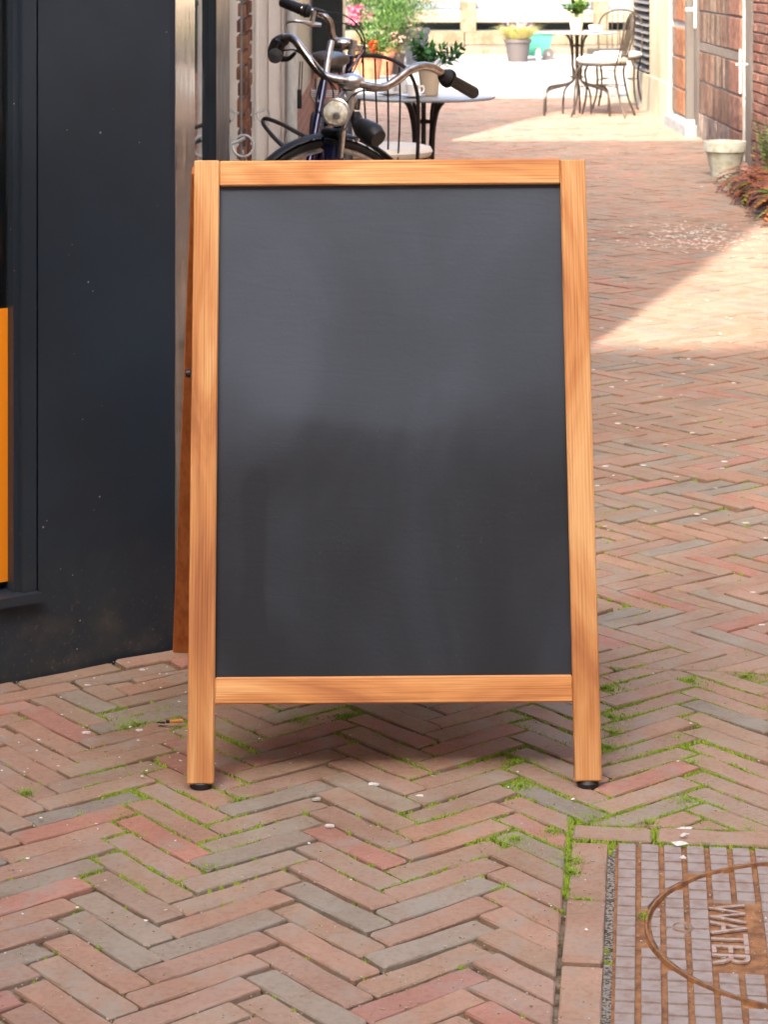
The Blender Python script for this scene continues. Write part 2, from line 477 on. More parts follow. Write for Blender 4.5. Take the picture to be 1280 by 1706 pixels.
def rust():
    m = bpy.data.materials.new('rusty_cast_iron'); m.use_nodes = True
    nt = m.node_tree; N = nt.nodes; L = nt.links; b = N['Principled BSDF']
    tc = N.new('ShaderNodeTexCoord')
    t = N.new('ShaderNodeTexNoise'); t.inputs['Scale'].default_value = 60; t.inputs['Detail'].default_value = 6
    L.new(tc.outputs['Object'], t.inputs['Vector'])
    cr = N.new('ShaderNodeValToRGB'); L.new(t.outputs['Fac'], cr.inputs[0])
    e = cr.color_ramp.elements
    e[0].position = .35; e[0].color = (.17, .072, .030, 1)
    e[1].position = .68; e[1].color = (.37, .175, .065, 1)
    L.new(cr.outputs[0], b.inputs['Base Color']); b.inputs['Roughness'].default_value = .85
    bp = N.new('ShaderNodeBump'); bp.inputs['Strength'].default_value = .5; bp.inputs['Distance'].default_value = .001
    L.new(t.outputs['Fac'], bp.inputs['Height']); L.new(bp.outputs[0], b.inputs['Normal'])
    return m
M['rust'] = rust()
M['pad'] = mat('worn_iron_tread', (.33, .268, .222), .55, .08, n1=(45, (.80, .66, .58), .45, .66), bump=(220, .5, .001))
M['letter'] = mat('worn_iron_letters', (.42, .32, .26), .55, .05, n1=(80, (.8, .6, .45), .45, .62))

def brickwall(name, c1, c2, mortar, sc=1.0):
    m = bpy.data.materials.new(name); m.use_nodes = True
    nt = m.node_tree; N = nt.nodes; L = nt.links; b = N['Principled BSDF']
    tc = N.new('ShaderNodeTexCoord'); geo = N.new('ShaderNodeNewGeometry')
    sp = N.new('ShaderNodeSeparateXYZ'); L.new(geo.outputs['Position'], sp.inputs[0])
    ad = N.new('ShaderNodeMath'); ad.operation = 'ADD'; L.new(sp.outputs[0], ad.inputs[0]); L.new(sp.outputs[1], ad.inputs[1])
    cb = N.new('ShaderNodeCombineXYZ'); L.new(ad.outputs[0], cb.inputs[0]); L.new(sp.outputs[2], cb.inputs[1])
    br = N.new('ShaderNodeTexBrick'); L.new(cb.outputs[0], br.inputs['Vector'])
    br.inputs['Scale'].default_value = 1
    br.inputs['Brick Width'].default_value = .22 * sc; br.inputs['Row Height'].default_value = .0625 * sc
    br.inputs['Mortar Size'].default_value = .006
    br.inputs['Color1'].default_value = (*c1, 1); br.inputs['Color2'].default_value = (*c2, 1); br.inputs['Mortar'].default_value = (*mortar, 1)
    L.new(br.outputs['Color'], b.inputs['Base Color'])
    b.inputs['Roughness'].default_value = .9
    bp = N.new('ShaderNodeBump'); bp.inputs['Strength'].default_value = .6; bp.inputs['Distance'].default_value = .01; bp.invert = True
    L.new(br.outputs['Fac'], bp.inputs['Height']); L.new(bp.outputs[0], b.inputs['Normal'])
    return m
M['facade'] = brickwall('red_brick_facade', (.30, .13, .085), (.23, .10, .07), (.25, .22, .19))
M['facade2'] = brickwall('light_brick_facade', (.50, .38, .27), (.44, .32, .22), (.42, .38, .32))
M['facade3'] = brickwall('brown_brick_facade', (.30, .20, .14), (.24, .15, .11), (.27, .24, .2))

# ------------------------------------------------------------------ ground
def hgt(x, y):                             # gentle unevenness of the old paving
    a = .0035 * math.sin(x * 4.1 + y * 1.7) + .003 * math.sin(y * 3.3 - x * 2.2 + 1.1)
    k = max(0, min(1, max((.22 - x) / .15, (y - 3.75) / .2)))      # level round the iron cover
    return a * max(0, min(1, (16 - y) / 6)) * k

def sheet(name, x0, x1, y0, y1, z, m, nx=1, ny=1, fn=None, parent=None):
    mb = MB(); vv = []; ff = []
    for j in range(ny + 1):
        for i in range(nx + 1):
            x = x0 + (x1 - x0) * i / nx; y = y0 + (y1 - y0) * j / ny
            vv.append((x, y, z + (fn(x, y) if fn else 0)))
    for j in range(ny):
        for i in range(nx):
            a = j * (nx + 1) + i
            ff.append((a, a + 1, a + nx + 2, a + nx + 1))
    mb.add(vv, ff, None, True)
    return mb.build(name, m, parent)

M['street'] = mat('street_brick_ground', (.20, .13, .10), .9, n1=(3, (.75, .75, .75), .4, .6))
tag(sheet('ground', -60, 60, -60, 35.2, -.06, M['street']), kind='structure')
pave = tag(sheet('pavement', -1.6, 2.6, 1.2, 23.0, -.0065, M['sand'], 28, 150, hgt), kind='structure')

def clip(poly, n, d):                      # keep the side n.p >= d
    out = []
    for i in range(len(poly)):
        a, b = poly[i], poly[(i + 1) % len(poly)]
        da = a[0] * n[0] + a[1] * n[1] - d; db = b[0] * n[0] + b[1] * n[1] - d
        if da >= 0: out.append(a)
        if (da > 0 > db) or (da < 0 < db):
            t = da / (da - db)
            out.append((a[0] + (b[0] - a[0]) * t, a[1] + (b[1] - a[1]) * t))
    return out

def area(p):
    return .5 * abs(sum(p[i][0] * p[(i + 1) % len(p)][1] - p[(i + 1) % len(p)][0] * p[i][1] for i in range(len(p)))) if len(p) > 2 else 0

def cen(p):
    return (sum(q[0] for q in p) / len(p), sum(q[1] for q in p) / len(p))

def brick_col():
    t = R.random()
    if t < .11: c = (.335, .285, .220)
    elif t < .16: c = (.300, .268, .215)
    elif t < .52: c = (.385, .280, .200)
    elif t < .93: c = (.410, .270, .192)
    else: c = (.445, .240, .178)
    k = R.uniform(.94, 1.06); w = R.uniform(.96, 1.04)
    k *= .94
    return (c[0] * k * w * 1.01, c[1] * k * .985, c[2] * k / w)

def add_brick(mb, poly, col, top=0., detail=2, tilt=.012, thick=.03, bev=.0026):
    c = cen(poly)
    ring = []
    for i in range(len(poly)):
        a, b = poly[i], poly[(i + 1) % len(poly)]
        L_ = math.hypot(b[0] - a[0], b[1] - a[1])
        if L_ < .004: continue
        nseg = max(1, int(L_ / .045)) if detail > 1 else 1
        for k in range(nseg):
            t = k / nseg
            if k == 0 and detail > 1 and L_ > .02:      # slightly rounded corner
                ring.append((a[0] + (b[0] - a[0]) * .0035 / L_, a[1] + (b[1] - a[1]) * .0035 / L_)); continue
            ring.append((a[0] + (b[0] - a[0]) * t, a[1] + (b[1] - a[1]) * t))
        if detail > 1 and L_ > .02:
            ring.append((b[0] - (b[0] - a[0]) * .0035 / L_, b[1] - (b[1] - a[1]) * .0035 / L_))
    if len(ring) < 3: return
    tx, ty = R.gauss(0, tilt), R.gauss(0, tilt)
    h0 = top + hgt(*c) + R.gauss(0, .0013) - (.0022 if R.random() < .08 else 0)
    n = len(ring)
    vv, cc = [], []
    def sh(p, inset, jit):
        dx, dy = c[0] - p[0], c[1] - p[1]; l = math.hypot(dx, dy) or 1
        # move inwards roughly perpendicular to the edges: use the larger component in the brick's own box
        j = R.uniform(0, jit)
        return (p[0] + dx / l * (inset * 1.35 + j), p[1] + dy / l * (inset * 1.35 + j))
    outer = [sh(p, 0, .0016 if detail > 1 else 0) for p in ring]
    if detail > 1 and R.random() < .4:          # chipped corner or edge
        q = R.randrange(n); outer[q] = sh(outer[q], R.uniform(.002, .005), 0)
    k_out = .9
    for p in outer:
        vv.append((*p, h0 - .028)); cc.append(tuple(x * .75 for x in col))
    for p in outer:
        vv.append((*p, h0 - bev * .9 + tx * (p[0] - c[0]) + ty * (p[1] - c[1]))); cc.append(tuple(x * k_out for x in col))
    for p in outer:
        q = sh(p, bev * .8, .0008 if detail > 1 else 0)
        vv.append((*q, h0 + tx * (q[0] - c[0]) + ty * (q[1] - c[1]))); cc.append(col)
    vv.append((c[0], c[1], h0)); cc.append(col)
    ff = []
    for r_ in (0, 1):
        for i in range(n):
            j = (i + 1) % n
            ff.append((r_ * n + i, r_ * n + j, (r_ + 1) * n + j, (r_ + 1) * n + i))
    for i in range(n):
        ff.append((2 * n + i, 2 * n + (i + 1) % n, 3 * n))
    b = len(mb.v)
    mb.v += vv; mb.c += cc; mb.f += [tuple(i + b for i in f) for f in ff]; mb.sm += [False] * (3 * n)

TH = D2R(-6.3)
E = (math.cos(TH), math.sin(TH)); Dp = (-math.sin(TH), math.cos(TH))     # across / along
W1, L1 = .0525, .21
G = .0042
def lattice(rot90, s0, d0, x0, x1, y0, y1):
    """single herringbone, brick outlines in world metres"""
    rt = math.sqrt(.5)
    out = []
    def wl(a, b):
        s = (a - b) * rt * W1; d = (a + b) * rt * W1
        if rot90: s, d = d, -s
        s += s0; d += d0
        return (s * E[0] + d * Dp[0], s * E[1] + d * Dp[1])
    g = (.0031 if rot90 else .0040) / 2 / W1
    n = int(25 / W1 / 1.0)
    for row in range(-n, n):
        for m_ in range(-95, 95):
            a0 = row + 8 * m_
            for kind in (0, 1):
                if kind == 0:   # along a
                    A = (a0 + g, a0 + 4 - g, row + g, row + 1 - g)
                else:           # along b, column a=row
                    b0 = row - 7 - 8 * m_
                    A = (row + g, row + 1 - g, b0 + g, b0 + 4 - g)
                c = wl((A[0] + A[1]) / 2, (A[2] + A[3]) / 2)
                if not (x0 < c[0] < x1 and y0 < c[1] < y1): continue
                out.append([wl(A[0], A[2]), wl(A[1], A[2]), wl(A[1], A[3]), wl(A[0], A[3])])
    return out

# meter cover rectangle: its corner, then border bricks round it
CX, CY = gp(1027, 1405)
def cv(a, b):                               # a to the right, b towards the camera, from the cover's far left corner
    return (CX + a * E[0] - b * Dp[0], CY + a * E[1] - b * Dp[1])
BW = .056
pl = cv(-.012 - BW - .006, 0); LEFT_N = (-E[0], -E[1]); LEFT_D = -(pl[0] * E[0] + pl[1] * E[1])
pt_ = cv(0, -.012 - BW - .006); TOP_N = Dp; TOP_D = pt_[0] * Dp[0] + pt_[1] * Dp[1]
SEAM = gp(1140, 1117); SEAM_D = SEAM[0] * Dp[0] + SEAM[1] * Dp[1]
C0 = Vector((-.413, 4.60)); WD = Vector((-.3076, -.207)).normalized(); WN = Vector((-WD.y, WD.x))   # shop front base line
if WN.y > 0: WN = -WN                       # points to the camera side
WALL_D = C0.dot(WN)
bricks = []
BCOL = {}
for p in lattice(False, -.345, 0, -1.5, 2.2, 1.3, 4.9):
    q = clip(p, (-Dp[0], -Dp[1]), -SEAM_D + .003)
    q = clip(q, tuple(WN), WALL_D + .125)
    if len(q) < 3: continue
    a, b = clip(q, LEFT_N, LEFT_D), clip(q, TOP_N, TOP_D)
    q = a if area(a) >= area(b) else b
    if area(q) > .0008: bricks.append(q)
for p in lattice(True, .02, .0, -.75, 2.45, 4.2, 23.2):
    q = clip(p, Dp, SEAM_D + .003)
    q = clip(q, (-1, 0), -1.985 if cen(p)[1] < 14.3 else -2.4)
    q = clip(q, tuple(WN), WALL_D + .125) if cen(p)[0] < -.25 else q
    q = clip(q, (1, 0), -.70)
    q = clip(q, (0, -1), -22.92)
    if area(q) > .0008: bricks.append(q)
# two stretcher rows along the foot of the shop front
def wl2(q, w):
    return (C0.x + WD.x * q + WN.x * w, C0.y + WD.y * q + WN.y * w)
for r_ in range(2):
    q = -.06 - .09 * r_
    while q < 1.6:
        a = .012 + r_ * .056
        bricks.append([wl2(q, a), wl2(q, a + .050), wl2(q + .198, a + .050), wl2(q + .198, a)])
        q += .206
# border bricks round the cover
b_ = -.012 - BW
bricks.append([cv(-.012 - BW, b_ - .002), cv(.055, b_ - .002), cv(.055, -.014), cv(-.012 - BW, -.014)])
a_ = .063
for k in range(3):
    bricks.append([cv(a_, b_), cv(a_ + .2, b_), cv(a_ + .2, -.014), cv(a_, -.014)]); a_ += .206
q = -.004
for k in range(6):
    bricks.append([cv(-.012 - BW, q), cv(-.012, q), cv(-.012, q + .215), cv(-.012 - BW, q + .215)]); q += .222
BORDER = len(bricks)
for q_ in bricks[-10:]: BCOL[id(q_)] = R.choice(((.40, .265, .19), (.385, .27, .195), (.42, .27, .185)))
# brick edging by the planted bed
y = 4.6
while y < 13.9:
    bricks.append([(1.99, y), (2.04, y), (2.04, y + .2), (1.99, y + .2)]); y += .206

def proj(x, y, z=0):
    return (640 + F * x / y, (H - z) * F / y - 67)
near, rest = [], []
for p in bricks:
    if sum(p[i][0] * p[(i + 1) % len(p)][1] - p[(i + 1) % len(p)][0] * p[i][1] for i in range(len(p))) < 0: p.reverse()
    c = cen(p); u, v = proj(*c)
    hidden = 330 < u < 975 and v < 1165
    if -70 < u < 1350 and v < 1760 and not hidden: near.append((c[1], p))
    else: rest.append((c[1], p))
near.sort(key=lambda t: t[0])
for _, p in near[:295]:
    mb = MB(); col = BCOL.get(id(p)) or brick_col()
    add_brick(mb, p, col, detail=2, tilt=.011)
    mb.build('brick', M['brick'], pave)
mb = MB()
for yy, p in near[295:] + rest:
    add_brick(mb, p, brick_col(), detail=2 if yy < 5.5 else 1, tilt=.010)
tag(mb.build('bricks', M['brick'], pave), 'rest of the herringbone brick paving', kind='stuff')

# grass and moss growing out of the joints
def gweight(u, v):
    w = .02
    if u > 985 and 1125 < v < 1410: w = 1.3 - .6 * max(0, (u - 1180) / 100)
    elif 985 < u < 1110 and 820 < v < 1130: w = .16
    elif u > 985 and v < 1125: w = .04
    if 820 < u < 990 and 1170 < v < 1500: w = 1.2
    if 660 < u < 830 and 1240 < v < 1480: w = .6
    if 350 < u < 640 and 1165 < v < 1240: w = .7
    if 130 < u < 430 and 1170 < v < 1480: w = .45
    if 560 < u < 680 and 1400 < v < 1560: w = .22
    if v > 1480 and u < 900: w *= .4
    return w
gm = MB()
def blade(x, y, z, h, lean, ang, w, col):
    dx, dy = math.cos(ang), math.sin(ang)
    px, py = -dy * w, dx * w
    k = len(gm.v)
    m1 = (x + dx * lean * .35, y + dy * lean * .35, z + h * .6); t = (x + dx * lean, y + dy * lean, z + h)
    gm.v += [(x - px, y - py, z), (x + px, y + py, z), (m1[0] + px * .7, m1[1] + py * .7, m1[2]), (m1[0] - px * .7, m1[1] - py * .7, m1[2]), t]
    gm.f += [(k, k + 1, k + 2, k + 3), (k + 3, k + 2, k + 4)]
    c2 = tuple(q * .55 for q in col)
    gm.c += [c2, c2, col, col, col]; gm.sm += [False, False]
def moss(x, y):
    for _ in range(3):
        r_ = R.uniform(.0022, .0042); cx, cy = x + R.gauss(0, .003), y + R.gauss(0, .003); z = hgt(x, y) - .006; g = R.random()
        col = (.20 + .16 * g, .32 + .16 * g, .02); k = len(gm.v); h = R.uniform(.004, .0075)
        for q in range(5): gm.v.append((cx + r_ * math.cos(q * 1.2566 + g), cy + r_ * math.sin(q * 1.2566 + g), z))
        gm.v.append((cx, cy, z + h)); gm.f += [(k + q, k + (q + 1) % 5, k + 5) for q in range(5)]
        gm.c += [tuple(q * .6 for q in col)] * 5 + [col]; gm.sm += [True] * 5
def tuft(x, y, size, n, hmax):
    for _ in range(n):
        r_ = abs(R.gauss(0, size)); a = R.uniform(0, 6.283)
        g = R.random()
        col = (.15 + .18 * g, .30 + .16 * g, .016 + .02 * g)
        if R.random() < .12: col = (.33, .27, .08)
        h = hmax * R.uniform(.35, 1)
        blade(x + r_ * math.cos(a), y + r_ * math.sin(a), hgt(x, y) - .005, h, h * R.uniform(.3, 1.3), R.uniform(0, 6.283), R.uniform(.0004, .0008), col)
for yy, p in near:
    if yy > 7.5: break
    for i in range(len(p)):
        a, b = p[i], p[(i + 1) % len(p)]
        L_ = math.hypot(b[0] - a[0], b[1] - a[1])
        nst = max(1, int(L_ / .007))
        for k in range(nst):
            t = (k + R.random()) / nst
            x, y = a[0] + (b[0] - a[0]) * t, a[1] + (b[1] - a[1]) * t
            ox, oy = (b[1] - a[1]) / L_ * .0025, -(b[0] - a[0]) / L_ * .0025
            u, v = proj(x, y)
            cl = noise.noise(Vector((x * 7, y * 7, 3))) * .5 + .5
            cl2 = noise.noise(Vector((x * 26, y * 26, 9))) * .5 + .5
            w = gweight(u, v) * max(0, (cl - .27)) * 3.6 * max(0, cl2 - .27) * 2.8
            if R.random() < w:
                tuft(x + ox, y + oy, .0058, R.randint(10, 18), R.uniform(.006, .011)); moss(x + ox, y + oy)
            elif R.random() < w * 1.6: moss(x + ox, y + oy)
# thicker clumps the photo shows
for (u, v, s, n, h) in ((948, 1432, .014, 260, .013), (952, 1452, .010, 150, .012), (860, 1398, .016, 260, .013), (846, 1420, .013, 160, .012), (1243, 1128, .020, 240, .018),
                        (1148, 1135, .018, 200, .016), (1155, 1275, .016, 160, .016), (350, 1444, .012, 170, .016), (200, 1358, .016, 200, .014), (43, 1322, .010, 120, .018),
                        (205, 1209, .018, 240, .016), (225, 1204, .012, 160, .018), (705, 1285, .014, 180, .012), (1010, 1150, .020, 240, .016), (1015, 1200, .02, 240, .014),
                        (1020, 1225, .02, 240, .014), (1010, 1250, .02, 240, .014), (395, 1332, .012, 150, .014), (500, 1200, .02, 260, .014), (575, 1195, .016, 180, .014), (1060, 1382, .022, 260, .010),
                        (1130, 1232, .022, 200, .014), (1142, 1332, .022, 240, .012), (650, 1520, .008, 80, .012), (920, 1383, .012, 140, .012), (1010, 1352, .02, 260, .012), (985, 1362, .02, 260, .012),
                        (1080, 1372, .01, 90, .02), (1075, 1525, .006, 60, .012), (865, 1275, .016, 220, .012), (868, 1310, .016, 220, .012), (850, 1215, .014, 180, .012), (1250, 1380, .012, 90, .012)):
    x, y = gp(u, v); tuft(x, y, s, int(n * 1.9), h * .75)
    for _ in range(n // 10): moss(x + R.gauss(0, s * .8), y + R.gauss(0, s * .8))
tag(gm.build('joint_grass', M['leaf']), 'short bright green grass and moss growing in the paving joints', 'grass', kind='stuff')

# crumbs and grit in the joints, petals on the paving
pm = MB()
for _ in range(2600):
    v = R.uniform(1080, 1706); u = R.uniform(-20, 1290)
    x, y = gp(u, v)
    s = R.uniform(.0006, .0016); a = R.uniform(0, 3); c = R.choice(((.42, .36, .24), (.5, .47, .4), (.30, .24, .16), (.38, .30, .14)))
    z = hgt(x, y) - .003 + R.random() * .004
    pm.box(-s, s, -s * .6, s * .6, 0, s, Matrix.Translation((x, y, z)) @ Matrix.Rotation(a, 4, 'Z'), col=c)
tag(pm.build('grit', M['petal']), 'sandy crumbs scattered over the bricks and joints', 'grit', kind='stuff')
pm = MB()
def flake(x, y, s, col, z=.003):
    n = 6; a0 = R.uniform(0, 6)
    vv = [(x + math.cos(a0 + k * 1.047) * s * R.uniform(.6, 1.1), y + math.sin(a0 + k * 1.047) * s * R.uniform(.5, 1), z + hgt(x, y) + R.uniform(0, .002)) for k in range(n)]
    pm.add(vv, [tuple(range(n))], col)
for _ in range(420):
    u = R.gauss(1160, 55); v = 395 + R.gauss(0, 13)
    if u > 1285: continue
    flake(*gp(u, v), R.uniform(.005, .013), (.75, .66, .55))
for _ in range(150):
    u = R.uniform(700, 1280); v = R.uniform(200, 900)
    if u < 990 and v > 262: continue
    flake(*gp(u, v), R.uniform(.003, .012), R.choice(((.7, .68, .62), (.6, .55, .4))))
for _ in range(90):
    u = R.uniform(0, 330) if R.random() < .6 else R.uniform(0, 1280); v = R.uniform(1100, 1300) if R.random() < .6 else R.uniform(1100, 1600)
    flake(*gp(u, v), R.uniform(.0015, .004), (.72, .70, .66), .005)
tag(pm.build('petals', M['petal']), 'tiny pale petals and crumbs strewn on the alley bricks', 'petals', kind='stuff')

def splat(u, v, s, m, name, label, cat, grp, asp=.6):
    x, y = gp(u, v); z = hgt(x, y)
    mb = MB(); n = 14
    rr = [s * .9 * R.uniform(.6, 1.15) for _ in range(n)]
    vv = []
    for zz, k in ((-.003, 1), (-.0002, .98), (.0004, .8)):
        for i in range(n):
            a = i * 2 * math.pi / n
            vv.append((x + math.cos(a) * rr[i] * k, y + math.sin(a) * rr[i] * k * asp, z + zz + .0012))
    ff = [(r_ * n + i, r_ * n + (i + 1) % n, (r_ + 1) * n + (i + 1) % n, (r_ + 1) * n + i) for r_ in (0, 1) for i in range(n)] + [tuple(2 * n + i for i in range(n))]
    mb.add(vv, ff, None, True)
    return tag(mb.build(name, m, None, (x, y, z)), label, cat, grp)
g1 = 'white spots on the bricks'
for (u, v, s, lab) in ((1143, 1381, .015, 'white oval disc lying on the brick edge above the iron cover'),
                       (527, 1333, .010, 'pale lilac white smear on a grey brick left of centre foreground'),
                       (549, 1376, .008, 'white smear on a brick just below the lilac one'),
                       (621, 1310, .011, 'white dropping on the bricks at the edge of the shadow under the board'),
                       (699, 1330, .009, 'white dropping in the grassy joint in front of the board'),
                       (143, 1217, .009, 'white blob on the bricks left of the board, by the shop front'),
                       (232, 1214, .010, 'white blob on the bricks beside the cigarette butt'),
                       (145, 1137, .008, 'white lump on the brick rows close to the black shop front'),
                       (237, 1112, .008, 'small white lump on the brick rows nearest the rear leg of the board'),
                       (1137, 793, .008, 'pale round spot on the alley paving right of the board, mid way up'),
                       (1158, 703, .008, 'dull grey round spot on the alley paving, farther than the pale one'),
                       (1193, 815, .006, 'small white spot right of the pale round one on the alley'),
                       (1025, 690, .007, 'white chip on the alley paving close to the edge of the board'),
                       (1148, 596, .008, 'white chip just on the near side of the sunlit patch'),
                       (1187, 605, .010, 'pale flat spot on the near side of the sunlit patch, farther right'),
                       (1255, 985, .010, 'pale smear at the right edge of the alley paving'),
                       (1270, 1040, .008, 'pale crumbs smear low at the right edge of the alley paving')):
    splat(u, v, s, M['gum'] if 'grey' in lab or 'pale round' in lab else M['whitebit'], 'white_spot', lab, 'spot', g1)
for (u, v, s, a, lab) in ((1132, 1412, .013, .5, 'crumpled white paper scrap on the top edge of the iron cover'), (1140, 1398, .009, 1.3, 'small upright white paper scrap behind the crumpled one'),
                          (1139, 1435, .006, 0, 'tiny cream crumb lying in a rusty groove of the iron cover')):
    x, y = gp(u, v); mb = MB()
    vv = []; n = 8
    for k in range(n):
        an = k * 6.283 / n
        vv.append((x + math.cos(an + a) * s * R.uniform(.6, 1.2), y + math.sin(an + a) * s * .5 * R.uniform(.5, 1.2), .003 + R.uniform(0, .006)))
    vv.append((x, y, .010)); ff = [(k, (k + 1) % n, n) for k in range(n)] + [tuple(reversed(range(n)))]
    mb.add(vv, ff); tag(mb.build('paper_scrap', M['whitebit'], None, (x, y, 0)), lab, 'scrap', 'paper scraps on the iron cover')
x, y = gp(292, 1209)
t = thing('cigarette_butt', (x, y, 0), 'orange cigarette butt on the bricks left of the board', 'cigarette butt')
MB().tube([(x - .010, y - .002, .008), (x + .012, y + .003, .008)], .0032, 10).build('filter', M['butt'], t)
MB().tube([(x - .016, y - .001, .0075), (x - .010, y - .002, .008)], [.0030, .0028], 10).build('burnt_end', M['ash'], t)
x, y = gp(268, 1208)
mb = MB(); mb.add([(x - .008, y, .003), (x - .002, y - .005, .005), (x + .007, y - .003, .003), (x + .008, y + .004, .005), (x, y + .007, .003), (x - .006, y + .004, .005), (x, y, .006)],
                  [(0, 1, 6), (1, 2, 6), (2, 3, 6), (3, 4, 6), (4, 5, 6), (5, 0, 6)])
tag(mb.build('dead_leaf', M['ash'], None, (x, y, 0)), 'black shrivelled leaf beside the orange cigarette butt', 'leaf')

# ------------------------------------------------------------------ water meter cover
COVW, COVL = .62, .74
cov = thing('meter_cover', (CX, CY, 0), 'rusty cast iron square cover with a round lid lettered WATER', 'manhole cover')
def cbox(mb, a0, a1, b0, b1, z0, z1, **k):
    P_ = [cv(a0, b1), cv(a1, b1), cv(a1, b0), cv(a0, b0)]
    vv = [(*p, z0) for p in P_] + [(*p, z1) for p in P_]
    mb.add(vv, [(0, 3, 2, 1), (4, 5, 6, 7), (0, 1, 5, 4), (1, 2, 6, 5), (2, 3, 7, 6), (3, 0, 4, 7)])
mb = MB(); cbox(mb, 0, COVW, 0, COVL, -.03, -.0055); mb.build('base_plate', M['rust'], cov)
mb = MB(); vv = []
cbox(mb, -.012, 0, -.012, COVL, -.03, -.006); cbox(mb, 0, COVW, -.012, 0, -.03, -.006)
tag(mb.build('gap_grit', M['grit']), 'gritty sand in the gap round the rusty iron cover', 'grit', kind='stuff')
LC = Vector((.622, 3.238)); LR = .262
def ring(name, r0, r1, z0, z1, m, n=72, c=LC):
    mb = MB(); vv = []; ff = []
    for i in range(n):
        a = i * 2 * math.pi / n; ca, sa = math.cos(a), math.sin(a)
        for (r_, z) in ((r0, z0), (r0 + .0015, z1), (r1 - .0015, z1), (r1, z0)):
            vv.append((c.x + r_ * ca, c.y + r_ * sa, z))
    for i in range(n):
        j = (i + 1) % n
        for k in range(3): ff.append((i * 4 + k, j * 4 + k, j * 4 + k + 1, i * 4 + k + 1))
    mb.add(vv, ff, None, True); return mb.build(name, m, cov)
ring('lid_rim', LR - .0075, LR - .002, -.006, .0012, M['rust'])
ring('keyhole_rim', .0125, .0160, -.006, .0020, M['letter'], 28, Vector(gp(1138, 1549)))
KX = Vector(gp(1138, 1549))
TXC = Vector(gp(1203, 1556))                # middle of the lettering
PX, PY = .0342, .0342
def local(p):                               # world -> cover (a, b)
    d = Vector((p[0] - CX, p[1] - CY)); return (d.x * E[0] + d.y * E[1], -(d.x * Dp[0] + d.y * Dp[1]))
ta, tb = local(TXC)
npad = 0
i = 0
while .004 + i * PX < COVW - .02:
    j = 0
    while .004 + j * PY < COVL - .01:
        a0, a1 = .004 + i * PX, .004 + i * PX + PX - .0075
        b0 = .004 + j * PY; b1 = b0 + PY - .0030
        j += 1
        P_ = [cv(a0, b1), cv(a1, b1), cv(a1, b0), cv(a0, b0)]
        ca, cb_ = (a0 + a1) / 2, (b0 + b1) / 2
        if -.022 < ca - ta < .046 and abs(cb_ - tb) < .127: continue
        c = Vector(cen(P_)); dd = (c - LC).length
        if dd < LR:
            for k in range(0, 48):
                an = k * 2 * math.pi / 48; P_ = clip(P_, (-math.cos(an), -math.sin(an)), -(LC.x * math.cos(an) + LC.y * math.sin(an)) - (LR - .0115))
                if len(P_) < 3: break
        else:
            dn = (c - LC).normalized(); P_ = clip(P_, (dn.x, dn.y), LC.dot(dn) + LR + .001)
        if len(P_) < 3 or area(P_) < .00004: continue
        mb = MB(); n = len(P_); cc = cen(P_)
        vv = [(*p, -.0056) for p in P_] + [(p[0] + (cc[0] - p[0]) * .06, p[1] + (cc[1] - p[1]) * .10, -.0005) for p in P_]
        mb.add(vv, [(k, (k + 1) % n, n + (k + 1) % n, n + k) for k in range(n)] + [tuple(n + k for k in range(n))])
        u, v = proj(*cc)
        vis = -20 < u < 1300 and v < 1725
        if vis and npad < 290:
            mb.build('tread_pad', M['pad'], cov); npad += 1
        else:
            if 'PADS' not in globals(): PADS = MB()
            PADS.v, b0_ = PADS.v + mb.v, len(PADS.v); PADS.f += [tuple(q + b0_ for q in f) for f in mb.f]; PADS.c += mb.c; PADS.sm += mb.sm
    i += 1
if 'PADS' in globals(): tag(PADS.build('tread_pads', M['pad'], cov), kind='stuff')
fc = bpy.data.curves.new('txt', 'FONT'); fc.body = 'WATER'; fc.size = .079; fc.extrude = .0012; fc.bevel_depth = .0006; fc.align_x = 'CENTER'; fc.align_y = 'CENTER'
fc.space_character = .92; fc.offset = -.0006
to = bpy.data.objects.new('txt', fc); COL.objects.link(to)
me = bpy.data.meshes.new_from_object(to.evaluated_get(bpy.context.evaluated_depsgraph_get()))
bpy.data.objects.remove(to, do_unlink=True)
me.name = 'lettering'; me.materials.clear(); me.materials.append(M['letter'])
lo = bpy.data.objects.new('lettering', me); COL.objects.link(lo); lo.parent = cov
lo.location = (TXC.x - CX + .0075, TXC.y - CY, -.0030); lo.rotation_euler = (0, 0, TH - D2R(90)); lo.scale = (.80, .95, 1)

cov.location.z = .003
# ------------------------------------------------------------------ the A-board
LEAN = math.atan2(.235, 1.0)
fY = 3.805
bd = thing('chalkboard_stand', (.014, fY, 0), 'blank black chalkboard A-frame sign in an orange-brown pine frame', 'chalkboard')
bd['org'] = [.014, fY, 0]
BM = Matrix.Translation((.014, fY, .012)) @ Matrix.Rotation(-LEAN, 4, 'X') @ Matrix.Rotation(D2R(-.4), 4, 'Y')
W2 = .338; SW = .0437; TT = .024
def bpart(name, x0, x1, z0, z1, m, y0=0, y1=TT, bev=.0022, wob=0):
    mb = MB()
    mb.box(x0, x1, y0, y1, z0, z1, None, bev)
    me = mb
    ob = me.build(name, m)
    ob.parent = bd; ob.matrix_basis = Matrix.Translation((.003, 0, .012)) @ Matrix.Rotation(-LEAN, 4, 'X') @ Matrix.Rotation(D2R(-.4), 4, 'Y')
    return ob
Z1 = 1.0215
bpart('frame_stile', -W2, -W2 + SW, 0, Z1, M['wood_v'])
bpart('frame_stile', W2 - SW, W2, 0, Z1 - .003, M['wood_v'])
bpart('frame_rail', -W2 + SW + .0006, W2 - SW - .0006, Z1 - .0445, Z1 - .001, M['wood_h'], .0008)
bpart('frame_rail', -W2 + SW + .0006, W2 - SW - .0006, .1235, .1660, M['wood_h'], .0008)
